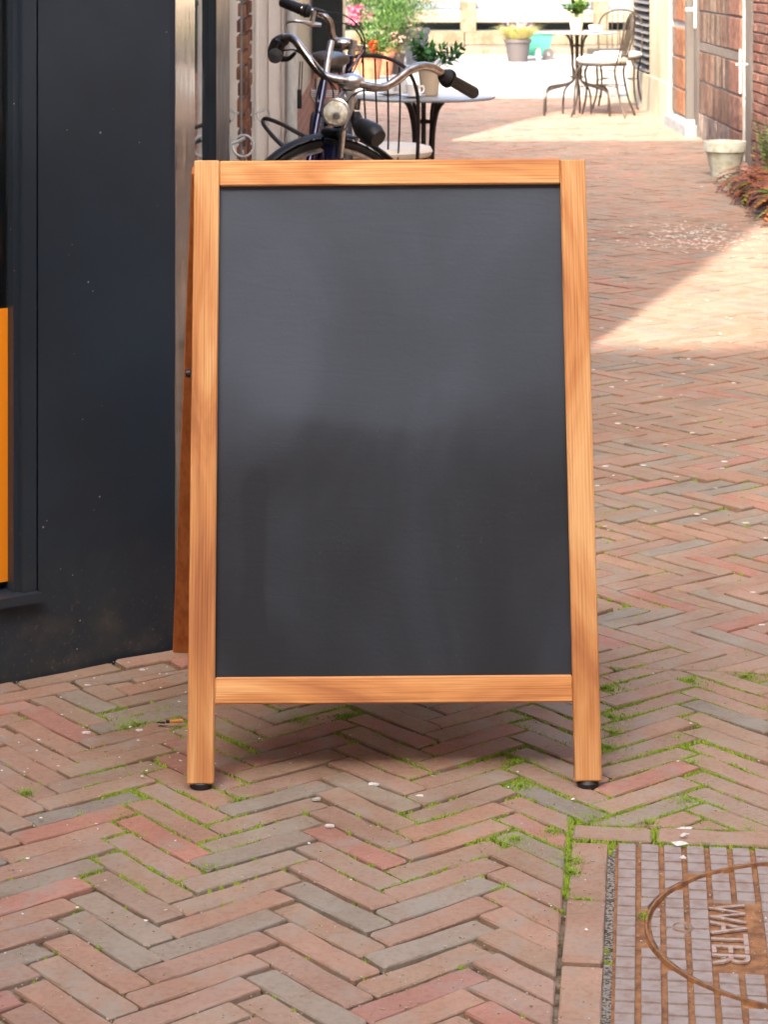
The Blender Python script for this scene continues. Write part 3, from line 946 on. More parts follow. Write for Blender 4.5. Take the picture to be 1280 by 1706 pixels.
bpart('panel', -W2 + SW - .006, W2 - SW + .006, .163, Z1 - .041, M['slate'], .012, .018, .0005)
for s in (-1, 1):
    mb = MB(); mb.lathe([(.017, 0), (.018, .003), (.018, .009), (.013, .0145)], (s * (W2 - SW / 2) + .017, fY + .016, .0), 20)
    mb.build('rubber_foot', M['rubber'], bd)
# rear frame, a little askew on its hinges
rt = [Vector((-.335, 4.075, .985)), Vector((.346, 4.075, .985))]
rf = [Vector((-.413, 4.575, .004)), Vector((.262, 4.60, .004))]
def bar(a, b, w, th, side, m, name):
    """rectangular bar from a to b, w across towards `side`, th thick"""
    ax = (b - a); L_ = ax.length; ax.normalize()
    sx = (side - ax * side.dot(ax)).normalized(); nz_ = ax.cross(sx)
    Mx = Matrix(((sx.x, nz_.x, ax.x, a.x), (sx.y, nz_.y, ax.y, a.y), (sx.z, nz_.z, ax.z, a.z), (0, 0, 0, 1)))
    mb = MB(); mb.box(0, w, -th / 2, th / 2, 0, L_, Mx, .002); return mb.build(name, m, bd)
bar(rf[0], rt[0], .0437, TT, Vector((1, 0, 0)), M['wood_back'], 'rear_stile')
bar(rf[1], rt[1], .0437, TT, Vector((-1, 0, 0)), M['wood_back'], 'rear_stile')
def lerp(a, b, t): return a + (b - a) * t
for (t0, nm) in ((.955, 'rear_rail'), (.13, 'rear_rail')):
    a = lerp(rf[0], rt[0], t0) + Vector((.0445, 0, 0)); b = lerp(rf[1], rt[1], t0) - Vector((.0445, 0, 0))
    bar(a, b, .043, TT * .9, Vector((0, -.45, 1)), M['wood_back'], nm)
a0, a1 = lerp(rf[0], rt[0], .165), lerp(rf[1], rt[1], .165); a2, a3 = lerp(rf[1], rt[1], .95), lerp(rf[0], rt[0], .95)
o1 = Vector((.038, 0, 0)); nrm = Vector((0, .008, .003))
mb = MB(); vv = [p + nrm * k for k in (0, .8) for p in (a0 + o1, a1 - o1, a2 - o1, a3 + o1)]
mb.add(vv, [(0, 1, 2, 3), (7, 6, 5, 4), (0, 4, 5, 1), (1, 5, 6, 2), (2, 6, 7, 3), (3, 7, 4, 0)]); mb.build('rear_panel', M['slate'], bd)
for s in (-1, 1):
    x = .014 + s * .25
    mb = MB(); mb.box(x - .025, x + .025, 4.050, 4.064, .972, .980); mb.tube([(x - .025, 4.070, .976), (x + .025, 4.070, .976)], .004, 8); mb.build('hinge', M['iron'], bd)
p = BM @ Vector((-W2 - .0002 - .014 + .014, .016, .66))
mb = MB(); mb.tube([p, p + Vector((-.008, 0, 0))], [.0075, .006], 12); mb.build('bolt', M['iron'], bd)
a = lerp(rf[0], rt[0], .58)
mb = MB(); mb.tube([BM @ Vector((-W2 + .02, TT + .002, .62)), BM @ Vector((-W2 + .02, TT + .10, .595)), a + Vector((.02, -.01, 0))], .0022, 6, sub=5); mb.build('chain', M['iron'], bd)

# ------------------------------------------------------------------ corner shop on the left
shop = thing('corner_shop', (C0.x, C0.y, 0), 'black painted shop front with glazed side bays on the left of the alley', 'building')
def wbox(mb, q0, q1, w0, w1, z0, z1):       # box along the shop front line; w>0 comes out to the camera
    P_ = [wl2(q0, w1), wl2(q0, w0), wl2(q1, w0), wl2(q1, w1)]
    if area(P_) and sum(P_[i][0] * P_[(i + 1) % 4][1] - P_[(i + 1) % 4][0] * P_[i][1] for i in range(4)) < 0: P_.reverse()
    vv = [(*p, z0) for p in P_] + [(*p, z1) for p in P_]
    mb.add(vv, [(0, 3, 2, 1), (4, 5, 6, 7), (0, 1, 5, 4), (1, 2, 6, 5), (2, 3, 7, 6), (3, 0, 4, 7)])
    return mb
mb = MB()                                   # the pier with a slightly dented right edge
n = 40; vv = []; ff = []
for i in range(n + 1):
    z = -.02 + (3.02) * i / n; k = .0022 * noise.noise(Vector((0, 0, z * 9))) + .0012 * noise.noise(Vector((3, 0, z * 40)))
    a = wl2(-.002 + k, 0); a2 = wl2(.010 + k, .0015); b = wl2(.2935, 0); c = wl2(.2935, -.2); d = (a[0], a[1] + .018)
    vv += [(*d, z), (*a, z), (a2[0], a2[1], z), (*b, z), (*c, z)]
for i in range(n):
    for k in range(4): ff.append((i * 5 + k, i * 5 + k + 1, (i + 1) * 5 + k + 1, (i + 1) * 5 + k))
ff = [tuple(reversed(f)) for f in ff]
mb.add(vv, ff); mb.build('pier', M['black'], shop)
mb = MB(); wbox(mb, .2937, .2985, -.2, -.012, .15, 3); mb.build('groove', M['black'], shop)
win = MB(); wbox(win, .2987, .328, -.2, .004, .156, 3).build('window_frame', M['black'], shop)
mb = MB(); wbox(mb, .3281, .3400, -.2, -.010, .156, 3); wbox(mb, .9, 1.0, -.2, .004, .156, 3); wbox(mb, .3281, .9, -.2, .004, 2.4, 3); mb.build('window_frame', M['black'], shop)
mb = MB(); wbox(mb, .3401, .8999, -.042, -.036, .17, 2.4); mb.build('window_pane', M['glass'], shop)
mb = MB(); wbox(mb, .2937, 1.9, -.2, .002, -.02, .137); mb.build('plinth', M['black'], shop)
mb = MB(); wbox(mb, .2960, 1.0, -.2, .020, .1375, .1555); mb.build('window_sill', M['black'], shop)
mb = MB(); wbox(mb, 1.0002, 1.9, -.2, 0, .1375, 3); mb.build('wall', M['black'], shop)
mb = MB(); wbox(mb, .2, 2.2, -1.3, -1.2, 0, 3); mb.build('interior_wall', M['interior'], shop)
mb = MB(); mb.add([wl2(.345, -.2) + (.16,), wl2(1.9, -.2) + (.16,), wl2(1.9, -1.2) + (.16,), wl2(.345, -1.2) + (.16,)], [(0, 1, 2, 3)]); mb.build('interior_floor', M['interior'], shop)
po = thing('orange_poster', (*wl2(.5, -.05), .2), 'plain orange poster standing behind the shop window at the far left', 'poster')
mb = MB(); wbox(mb, .3405, .80, -.0345, -.033, .172, .690); mb.build('sheet', M['orange'], po)
# upper storeys
mb = MB(); mb.box(-8, -.409, 4.58, 8.2, 3.0, 7.06); mb.build('upper_wall', M['facade'], shop)
mb = MB(); mb.box(-8, -2.0, 2.2, 8.2, 0, 3.0); mb.build('side_wall', M['facade'], shop)
# alley side: line from the corner, drifting away from the alley
SL = -.0312
def fx(y): return -.413 + SL * (y - 4.6)
def sbox(mb, y0, y1, d0, d1, z0, z1):       # d>0 proud of the side line, d<0 inside
    P_ = [(fx(y0) + d0, y0), (fx(y0) + d1, y0), (fx(y1) + d1, y1), (fx(y1) + d0, y1)]
    vv = [(*p, z0) for p in P_] + [(*p, z1) for p in P_]
    mb.add(vv, [(0, 3, 2, 1), (4, 5, 6, 7), (0, 1, 5, 4), (1, 2, 6, 5), (2, 3, 7, 6), (3, 0, 4, 7)]); return mb
mb = MB(); n = 60; vv = []; ff = []
for i in range(n + 1):                     # the sheet is a little wavy, as rubbed steel is
    z = 3.0 * i / n
    for j, y in enumerate((4.622, 4.9, 5.2, 5.485)):
        vv.append((fx(y) - .003 + .0012 * noise.noise(Vector((y * 2, 1, z * 5))), y, z))
for i in range(n):
    for j in range(3): ff.append((i * 4 + j, i * 4 + j + 1, (i + 1) * 4 + j + 1, (i + 1) * 4 + j))
mb.add(vv, ff, None, True); mb.build('steel_jamb', M['steel'], shop)
mb = MB(); sbox(mb, 5.487, 6.52, -.022, -.016, .25, 2.5); mb.build('window_pane', M['glass'], shop)
mb = MB(); sbox(mb, 5.487, 6.55, -.2, -.006, -.02, .25); mb.build('plinth', M['black'], shop)
mb = MB(); sbox(mb, 6.55, 7.62, -.2, .004, -.02, 3); mb.build('corner_post', M['black'], shop)
mb = MB(); sbox(mb, 7.66, 9.60, -.024, -.018, .25, 2.5); mb.build('window_pane', M['glass'], shop)
mb = MB(); sbox(mb, 7.63, 9.62, -.2, -.008, -.02, .25); mb.build('plinth', M['black'], shop)
mb = MB(); sbox(mb, 5.0, 9.9, -.9, -.8, 0, 3); mb.build('interior_wall', M['interior'], shop)
mb = MB(); sbox(mb, 5.487, 9.9, -.8, -.0, 2.5, 3); mb.build('fascia', M['black'], shop)
mb = MB(); sbox(mb, 9.64, 10.66, -.25, -.014, -.02, 2.6); mb.build('side_pier', M['concrete'], shop)
for k in range(21):
    z0 = .0 + k * .0655
    y = 9.65 + (0 if k % 2 else -.0)
    segs = [(9.65, 9.86), (9.872, 10.082), (10.094, 10.304), (10.316, 10.526), (10.538, 10.655)] if k % 2 else [(9.65, 9.75), (9.762, 9.972), (9.984, 10.194), (10.206, 10.416), (10.428, 10.655)]
    for (ya, yb) in segs:
        mb = MB(); c = R.choice(((.30, .12, .07), (.36, .17, .10), (.22, .11, .08), (.42, .22, .13)))
        e_ = R.uniform(-.004, .004)
        P_ = [(fx(ya) - .05, ya), (fx(ya) + e_, ya + .003), (fx(yb) + e_, yb - .003), (fx(yb) - .05, yb)]
        vv = [(*p, z0 + (.0035 if q in (1, 2) else 0)) for q, p in enumerate(P_)] + [(*p, z0 + .054 - (.0035 if q in (1, 2) else 0)) for q, p in enumerate(P_)]
        mb.add(vv, [(0, 3, 2, 1), (4, 5, 6, 7), (0, 1, 5, 4), (1, 2, 6, 5), (2, 3, 7, 6), (3, 0, 4, 7)], c)
        mb.build('brick', M['wbrick'], shop)

# white door surround, low house and the dark house behind
low = thing('low_annexe', (-.6, 10.7, 0), 'low white framed annexe with a dark wall behind the bicycles', 'building')
mb = MB(); mb.box(-3, -.450, 10.68, 10.83, -.02, 2.6); mb.build('door_surround', M['white'], low)
for (x0, x1, y0) in ((-.528, -.470, 10.655), (-.468, -.458, 10.648), (-.456, -.440, 10.652), (-.590, -.575, 10.668)):
    mb = MB(); mb.box(x0, x1, y0, 10.83, -.02, 2.6, None, .002); mb.build('moulding', M['white'], low)
mb = MB(); mb.box(-3, -.452, 10.84, 15.08, .60, 2.3); mb.build('wall', M['black2'], low)
mb = MB(); mb.box(-3, -.450, 10.84, 15.08, -.02, .60); mb.build('plinth', M['facade'], low)
mb = MB(); mb.box(-6, -.7, 8.21, 10.66, 0, 2.6); mb.build('rear_wall', M['facade'], low)
dk = thing('dark_house', (-.264, 15.1, 0), 'dark green-black house front on a brick base behind the bicycles', 'building')
mb = MB(); mb.box(-5, -.266, 15.1, 16.1, .62, 5.17); mb.build('wall', M['black2'], dk)
mb = MB(); mb.box(-5, -.262, 15.09, 16.1, -.02, .62); mb.build('plinth', M['facade'], dk)
mb = MB(); mb.box(-.62, -.30, 15.07, 15.1, .66, 2.4, None, .004); mb.build('door', M['black2'], dk)
pipe = thing('drain_pipe', (-.42, 10.52, 0), 'galvanised grey drain pipe beside the white door surround', 'pipe')
xp = (485 - 640) * 10.5 / F
MB().tube([(xp, 10.5, -.02), (xp, 10.5, 2.6)], .0275, 20).build('tube', M['zinc'], pipe)
MB().tube([(xp, 10.5, .52), (xp, 10.5, .57)], .031, 20).build('collar', M['zinc'], pipe)

# rings and chain fixed to the black post and the brick end
def hook(name, u, v, Y, r, tr, label, wallu):
    c = pt(u, v, Y); t = thing(name, c, label, 'ring', None)
    pts_ = [c + Vector((r * math.cos(a), .35 * r * math.sin(a), r * math.sin(a))) for a in [k * math.pi / 9 for k in range(18)]]
    MB().tube(pts_, tr, 8, True).build('ring', M['zinc'], t)
    w = pt(wallu, v - 2, Y)
    MB().tube([w, c + Vector((r * .2, 0, r * .75))], tr * 1.25, 8).build('bolt', M['zinc'], t)
    mb = MB(); mb.box(w.x - .004, w.x + .003, w.y - .014, w.y + .014, w.z - .030, w.z + .030, None, .001); mb.build('plate', M['zinc'], t)
    return t, c
t, c = hook('wall_ring', 405, 243, 7.6, .034, .0042, 'large grey steel ring hanging from the black post by the shop window', 384)
for k in range(6):
    z = c.z - .030 - k * .020; mb = MB()
    pts_ = [Vector((c.x + (.008 * math.cos(a) if k % 2 else 0) + .003 * k, c.y - .004 + (0 if k % 2 else .008 * math.cos(a)), z + .015 * math.sin(a))) for a in [q * math.pi / 6 for q in range(12)]]
    mb.tube(pts_, .0030, 6, True); mb.build('chain_link', M['silver'], t)
t, c2 = hook('wall_ring', 439, 192, 10.3, .029, .0022, 'small thin ring on the wall holding the black cable lock', 423)
cab = thing('cable_lock', pt(440, 200, 10.2), 'thick black cable lock looped from the thin wall ring to the wheel', 'lock')
MB().tube([pt(512, 229, 8.6), pt(492, 219, 9.3), pt(470, 207, 9.9), pt(449, 199, 10.22), pt(441, 198, 10.27), pt(438, 204, 10.25), pt(447, 218, 9.8), pt(466, 238, 9.0), pt(478, 246, 8.5)], .0095, 10, sub=5).build('cable', M['rubber'], cab)

# ------------------------------------------------------------------ right side of the alley
rb = thing('right_house', (2.4, 17, 0), 'old brick house with a door and sunlit cream end on the right of the alley', 'building')
RX = 2.40
def rbox(mb, y0, y1, d, z0, z1, deep=.3, bev=0):      # d>0 proud into the alley
    return mb.box(RX - d, RX + deep, y0, y1, z0, z1, None, bev)
rbox(MB(), 3.5, 22.6, -.02, 1.8, 4.0, 5).build('upper_wall', M['facade3'], rb)
rbox(MB(), 3.5, 14.2, 0, -.02, 1.8).build('wall', M['facade3'], rb)
rbox(MB(), 14.2, 15.34, -.012, -.02, 1.8).build('mortar_wall', M['concrete'], rb)
rbox(MB(), 15.72, 17.80, -.012, -.02, 1.8).build('mortar_wall', M['concrete'], rb)
# stretcher bricks, near end
cols = ((.30, .13, .09), (.34, .17, .12), (.26, .13, .10), (.38, .19, .13), (.31, .17, .13))
for k in range(22):
    z0 = -.01 + k * .064; y = 14.22 + (.11 if k % 2 else 0)
    if k % 2:
        MB().box(RX - R.uniform(0, .005), RX + .05, 14.21, 14.32, z0, z0 + .054, None, .004, col=R.choice(cols)).build('brick', M['wbrick'], rb)
    while y < 15.2:
        y1 = min(y + .208, 15.2)
        MB().box(RX - R.uniform(0, .006), RX + .05, y, y1, z0, z0 + .054 + R.uniform(-.002, .002), None, .004, col=R.choice(cols)).build('brick', M['wbrick'], rb)
        y += .218
rbox(MB(), 15.205, 15.34, .012, -.02, 1.8, .1, .004).build('timber_post', M['doorpaint'], rb)
rbox(MB(), 15.345, 15.72, -.10, -.02, 1.8, .1).build('recess', M['ash'], rb)
rbox(MB(), 15.60, 15.72, -.03, -.02, 1.8, .1, .004).build('shutter_edge', M['doorpaint'], rb)
hd = MB(); c = pt(1246, 128, 15.30)
hd.tube([(RX - .05, 15.42, .47), (RX - .05, 15.42, .76)], .007, 8); hd.tube([(RX - .08, 15.40, .66), (RX + .0, 15.44, .66)], .006, 8)
hd.build('handle', M['white'], rb)
# soldier courses: upright bricks, quoin at the near end
rows = ((.0, .185), (.195, .425), (.44, .655), (.735, .955), (.97, 1.19), (1.2, 1.42), (1.43, 1.65))
for (z0, z1) in rows:
    MB().box(RX - .008, RX + .08, 15.73, 16.22, z0, z1, None, .008, col=R.choice(((.33, .16, .11), (.28, .15, .11)))).build('quoin', M['wbrick'], rb)
    y = 16.24
    while y < 17.76:
        w = R.choice((.055, .06, .11, .12))
        c = R.choice(((.22, .135, .095), (.18, .115, .085), (.26, .17, .12), (.15, .10, .08), (.24, .14, .10), (.31, .23, .17)))
        if z0 < .1: c = tuple((q + .12) * .8 for q in c)
        MB().box(RX - R.uniform(0, .006), RX + .05, y, min(y + w, 17.78), z0, z1, None, .003, col=c).build('brick', M['wbrick'], rb)
        y += w + .008
rbox(MB(), 15.73, 17.79, .001, .662, .728, .1, .003).build('string_course', M['taupestone'], rb)
# door
door = MB(); rbox(door, 17.95, 18.55, -.09, .10, 1.8, .06, .003); dr = door.build('door', M['doorpaint'], rb)
rbox(MB(), 17.81, 17.94, .014, -.02, 1.8, .12, .004).build('door_frame', M['doorpaint'], rb)
rbox(MB(), 18.56, 18.66, .0, .0, 1.8, .12, .004).build('door_frame', M['doorpaint'], rb)
mb = MB(); mb.box(RX - .028, RX - .016, 17.86, 17.90, .83, 1.25); mb.tube([(RX - .02, 17.9, .97), (RX - .09, 17.88, .97)], .014, 8); mb.build('latch', M['white'], rb)
rbox(MB(), 17.85, 19.2, .10, -.02, .085, .1, .006).build('doorstep', M['concrete'], rb)
for (z0, z1) in ((.10, .30), (.315, .555), (.57, .80), (.855, 1.08), (1.09, 1.33), (1.34, 1.6)):
    MB().box(RX - .006, RX + .08, 18.68, 19.16, z0, z1, None, .01, col=(.40, .17, .08)).build('quoin', M['wbrick'], rb)
    MB().box(RX - .002, RX + .08, 19.17, 19.48, z0, z1, None, .006, col=(.30, .20, .15)).build('quoin', M['wbrick'], rb)
rbox(MB(), 18.665, 19.49, -.012, -.02, 1.8).build('mortar_wall', M['concrete'], rb)
rbox(MB(), 19.5, 20.95, .02, .32, 1.8).build('render', M['whitewall'], rb)
rbox(MB(), 19.5, 22.6, .035, -.02, .32, .3, .006).build('render_plinth', M['whitewall'], rb)
rbox(MB(), 22.3, 22.6, .02, .32, 1.8).build('render', M['whitewall'], rb)
rbox(MB(), 20.95, 22.3, -.12, .32, 1.8).build('recess', M['ash'], rb)
k = 0
while .15 + k * .068 < 1.75:
    z = .34 + k * .068 - .0
    if z > 1.75: break
    mb = MB(); vv = [(RX - .035, 20.96, z), (RX - .030, 20.96, z + .012), (RX + .06, 20.96, z + .062), (RX + .06, 20.96, z + .05)]
    vv += [(x, 22.29, zz) for (x, _, zz) in vv]
    mb.add(vv, [(0, 1, 2, 3), (7, 6, 5, 4), (0, 4, 5, 1), (1, 5, 6, 2), (2, 6, 7, 3), (3, 7, 4, 0)]); mb.build('slat', M['louvre'], rb)
    k += 1

# planted bed with kerb stones
edg = thing('kerb_edging', (2.06, 11, 0), 'row of grey concrete edging stones holding the planted bed', 'edging')
y = 4.6
while y < 13.7:
    w = .118
    MB().box(2.046, 2.105, y, y + w, -.03, .095 + R.uniform(-.006, .006), None, .010).build('edging_stone', M['concrete'], edg)
    y += w + .006
tag(sheet('bed_soil', 2.10, 2.41, 4.4, 14.25, .05, M['soil'], 4, 60, lambda x, y: .02 * noise.noise(Vector((x * 6, y * 6, 0)))), kind='structure')

def leafquad(mb, p, d, up, L_, w, col, curl=.25):
    """a pointed leaf of four triangles folded along its midrib"""
    d = d.normalized(); s = d.cross(up)
    s = s.normalized() if s.length > 1e-4 else Vector((1, 0, 0))
    n = s.cross(d)
    m_ = p + d * L_ * .5 + n * L_ * curl * .35; t = p + d * L_ - n * L_ * curl * .2
    a = p + d * L_ * .45 + s * w / 2; b = p + d * L_ * .45 - s * w / 2
    k = len(mb.v)
    mb.v += [tuple(p), tuple(a), tuple(t), tuple(b), tuple(m_)]
    mb.f += [(k, k + 1, k + 4), (k + 1, k + 2, k + 4), (k + 2, k + 3, k + 4), (k + 3, k, k + 4)]
    c2 = tuple(x * .8 for x in col); mb.c += [c2, col, col, col, c2]; mb.sm += [False] * 4

def rdir(up=.3):
    a = R.uniform(0, 6.283); z = R.uniform(-.5, 1) + up
    return Vector((math.cos(a), math.sin(a), z)).normalized()

def frond(mb, base, d, L_, w, cols, droop=.5, nl=16):
    p = Vector(base); d = Vector(d).normalized(); st = L_ / nl
    for i in range(nl):
        q = p + d * st
        s = d.cross(Vector((0, 0, 1))); s = s.normalized() if s.length > 1e-3 else Vector((1, 0, 0))
        t = i / nl; ww = w * math.sin(math.pi * min(1, t * .85 + .15)) 
        col = R.choice(cols)
        for sg in (-1, 1):
            leafquad(mb, q, (s * sg + d * .5), Vector((0, 0, 1)), ww, ww * .42 + .006, col)
        mb.tube([p, q], .0012, 3, cap=False, col=tuple(c * .7 for c in col))
        p = q; d = (d + Vector((0, 0, -droop / nl * 1.6))).normalized()
brown = ((.22, .055, .018), (.30, .085, .022), (.15, .045, .02), (.36, .12, .03), (.11, .04, .025))
olive = ((.16, .15, .02), (.22, .20, .02), (.12, .13, .02))
fern = thing('dry_fern', (2.12, 12.9, .05), 'mass of drooping rust-brown dry fern beside the white pot', 'fern')
mb = MB()
for _ in range(330):
    y = R.uniform(11.6, 13.6); x = 2.13 + R.uniform(-.03, .22)
    a = R.gauss(math.pi, 1.0); frond(mb, (x, y, .07), (math.cos(a), math.sin(a) * .8, R.uniform(.35, 1.5)), R.uniform(.14, .30), .055, brown if R.random() < .85 else olive, R.uniform(.9, 1.9), 11)
mb.build('fronds', M['leaf'], fern)
f2 = thing('green_fern', (2.33, 13.6, .05), 'small upright pale green fern against the brick wall behind the pot', 'fern')
mb = MB()
for _ in range(9):
    frond(mb, (2.27 + R.uniform(-.02, .03), 13.75, .08), (R.uniform(-.3, .25), R.uniform(-.2, .2), 1), R.uniform(.26, .40), .045, ((.22, .30, .10), (.28, .36, .14)), .4, 15)
mb.build('fronds', M['leaf'], f2)
f3 = thing('yellow_leaf_plant', (2.3, 12.9, .05), 'yellowing leafy plant above the brown fern at the right edge', 'plant')
mb = MB()
for _ in range(420):
    p = Vector((2.30 + R.gauss(0, .07), 12.9 + R.gauss(0, .28), .24 + R.gauss(0, .045)))
    leafquad(mb, p, rdir(), Vector((0, 0, 1)), R.uniform(.03, .05), .022, R.choice(((.30, .30, .03), (.20, .24, .03), (.36, .27, .04), (.14, .12, .03))))
mb.build('leaves', M['leaf'], f3)
f4 = thing('lime_leaf_plant', (2.12, 11.7, .05), 'lime green broad leaved plant hanging over the grey edging stones', 'plant')
mb = MB()
for _ in range(70):
    p = Vector((2.10 + R.gauss(0, .045), 11.95 + R.gauss(0, .22), .17 + R.uniform(-.04, .05)))
    leafquad(mb, p, Vector((R.uniform(-1, .6), R.uniform(-1, 1), R.uniform(-.3, .5))), Vector((0, 0, 1)), R.uniform(.07, .11), R.uniform(.05, .08), R.choice(((.26, .48, .10), (.33, .56, .14), (.20, .40, .08))))
mb.build('leaves', M['leaf'], f4)
px_, py_ = gp(1209, 294)
wp = thing('white_flower_pot', (px_, py_, 0), 'weathered white flower pot standing at the end of the planted bed', 'flower pot')
k = .133
MB().lathe([(k * .62, 0), (k * .88, .145), (k * .90, .150), (k * .94, .152), (k, .158), (k, .212), (k * .985, .218), (k * .90, .218), (k * .87, .20), (0, .19)], (px_, py_, .002), 36).build('pot', M['whitepot'], wp)
MB().lathe([(k * .86, .192), (0, .196)], (px_, py_, .004), 20).build('potting_soil', M['soil'], wp)

# ------------------------------------------------------------------ quay
quay = tag(sheet('quay', -30, 30, 22.93, 33.4, -.012, M['grit']), kind='structure')
mb_far = MB(); tn = 0
y = 22.95
while y < 33.3:
    x = -1.6
    while x < 4.2:
        y1 = min(y + .295, 33.38)
        c = R.uniform(.27, .34); col = (c, c * .96, c * .88)
        u, v = proj(x + .15, y)
        if tn < 290 and 560 < u < 1100 and y < 29.5:
            MB().box(x, x + .295, y, y1, -.03, .002 + R.uniform(-.001, .001), None, .004, col=col).build('paving_tile', M['tile'], quay); tn += 1
        else: mb_far.box(x, x + .295, y, y1, -.03, .002, None, .004, col=col)
        x += .303
    y += .303
tag(mb_far.build('paving_tiles', M['tile'], quay), kind='stuff')
st = thing('quay_parapet', (0, 33.4, 0), 'pale stone quay edge with a low step by the canal', 'wall')
MB().box(-30, 30, 33.4, 35.2, -.02, .09, None, .01).build('step', M['stone'], st)
x = -8
while x < 10:
    MB().box(x, x + 1.14, 34.6, 35.2, .09, .30, None, .012).build('coping_stone', M['stone'], st); x += 1.15
MB().box(2.9, 3.45, 33.37, 33.5, .0, .085).build('drain_opening', M['ash'], st)
rl = thing('timber_barrier', (0, 34.8, .3), 'low bleached timber barrier on squat posts along the canal', 'barrier')
MB().box(-12, 12, 34.62, 34.80, .42, .60, None, .012).build('beam', M['beam'], rl)
MB().box(-12, 12, 34.98, 35.12, .62, .72, None, .008).build('beam', M['beam2'], rl)
for u in (560, 781, 1002, 1223):
    x = (u - 640) * 34.6 / F
    MB().box(x - .115, x + .115, 34.60, 35.1, .27, .74, None, .012).build('post', M['stone'], rl)
mb = MB()
for x in range(-10, 11):
    mb.tube([(x * .95 + .2, 34.615, .52), (x * .95 + .2, 34.62, .52)], .014, 8)
mb.build('bolt', M['iron'], rl)
bg_ = thing('dark_gap_filler', (0, 36.6, -1.2), 'long black barge hull moored behind the timber barrier', 'boat')  # boat-like block added only to keep the gap under the beam dark
mb = MB(); vv = []
for x, hw in ((-9, .2), (-7.5, .9), (0, 1.2), (7, 1.2), (9, .7)):
    for (dy, z) in ((-hw, .43), (-hw * .9, -.6), (-hw * .5, -1.3), (hw * .5, -1.3), (hw * .9, -.6), (hw, .43)): vv.append((x, 36.7 + dy, z))
ff = [(i * 6 + k, i * 6 + (k + 1) % 6, (i + 1) * 6 + (k + 1) % 6, (i + 1) * 6 + k) for i in range(4) for k in range(6)] + [tuple(range(5, -1, -1)), tuple(24 + k for k in range(6))]
mb.add(vv, ff); mb.build('filler_body', M['black2'], bg_)
MB().box(-4, 5, 36.2, 37.3, .43, .62, None, .02).build('filler_top', M['beam2'], bg_)
M['water'] = mat('canal_water', (.10, .12, .09), .12, bump=(1.2, .6, .05))
tag(sheet('water', -90, 90, 35.1, 62, -1.2, M['water']), kind='structure')
tag(sheet('far_bank', -90, 90, 61.8, 200, .05, M['stone']), kind='structure')
MB().box(-90, 90, 61.5, 61.8, -2, .10).build('far_quay_wall', M['stone'], None)
w = bpy.data.objects['far_quay_wall']; tag(w, 'pale stone quay wall across the canal', 'wall')
fh = thing('canal_house', (0, 75, 0), 'pale canal house row on the far bank beyond the water', 'building')
MB().box(-40, 40, 75, 85, 0, 11).build('wall', M['facade2'], fh)

# houses across the street behind the camera (they shade the foreground)
bh = thing('street_house', (0, -4.5, 0), 'pale brick house across the street behind the viewer', 'building')
MB().box(-16, 14, -12, -4.5, -.05, 9.65).build('wall', M['facade2'], bh)
mbw = MB()
for r_ in range(2):
    for k in range(-7, 7):
        mbw = MB(); mbw.box(k * 2.1 - .1, k * 2.1 + 1.0, -4.5, -4.46, 1.2 + r_ * 3.3, 3.1 + r_ * 3.3, None, .01)
        if r_ == 0 or True: mbw.build('window', M['white'], bh)
rh = thing('street_corner_house', (6, 3, 0), 'pale house at the right corner of the alley mouth', 'building')
MB().box(2.9, 14, 2.2, 3.4, 0, 8).build('wall', M['plaster'], rh)

# ------------------------------------------------------------------ cafe tables and chairs
def make_table(name, label, m_leg, r_top, z_top=.72):
    t = thing(name, (0, 0, 0), label, 'table', 'round cafe tables')
    MB().lathe([(0, z_top - .012), (r_top - .012, z_top - .014), (r_top, z_top - .008), (r_top, z_top - .002), (r_top - .004, z_top), (0, z_top)], seg=48).build('tabletop', M['tabletop'], t)
    for k in range(4):
        a = k * math.pi / 2 + .52; dx, dy = math.cos(a), math.sin(a)
        P_ = [(.12, z_top - .02), (.085, z_top - .06), (.062, z_top - .14), (.055, .50), (.05, .42), (.030, .36), (.045, .30), (.12, .265), (.24, .245), (.325, .225), (.362, .17), (.372, .09), (.374, .006)]
        MB().tube([(dx * r_, dy * r_, z) for r_, z in P_], .0105, 8, sub=3).build('leg', m_leg, t)
        P_ = [(.05, z_top - .02), (.038, z_top - .08), (.034, .40), (.038, .30), (.10, .22), (.115, .12), (.118, .006)]
        MB().tube([(math.cos(a + .6) * r_, math.sin(a + .6) * r_, z) for r_, z in P_], .009, 8, sub=3).build('leg', m_leg, t)
    mb = MB()
    for z in (.60, .33):
        mb.tube([(.056 * math.cos(q), .056 * math.sin(q), z) for q in [i * math.pi / 8 for i in range(16)]], .007, 6, True)
    mb.build('brace', m_leg, t)
    return t
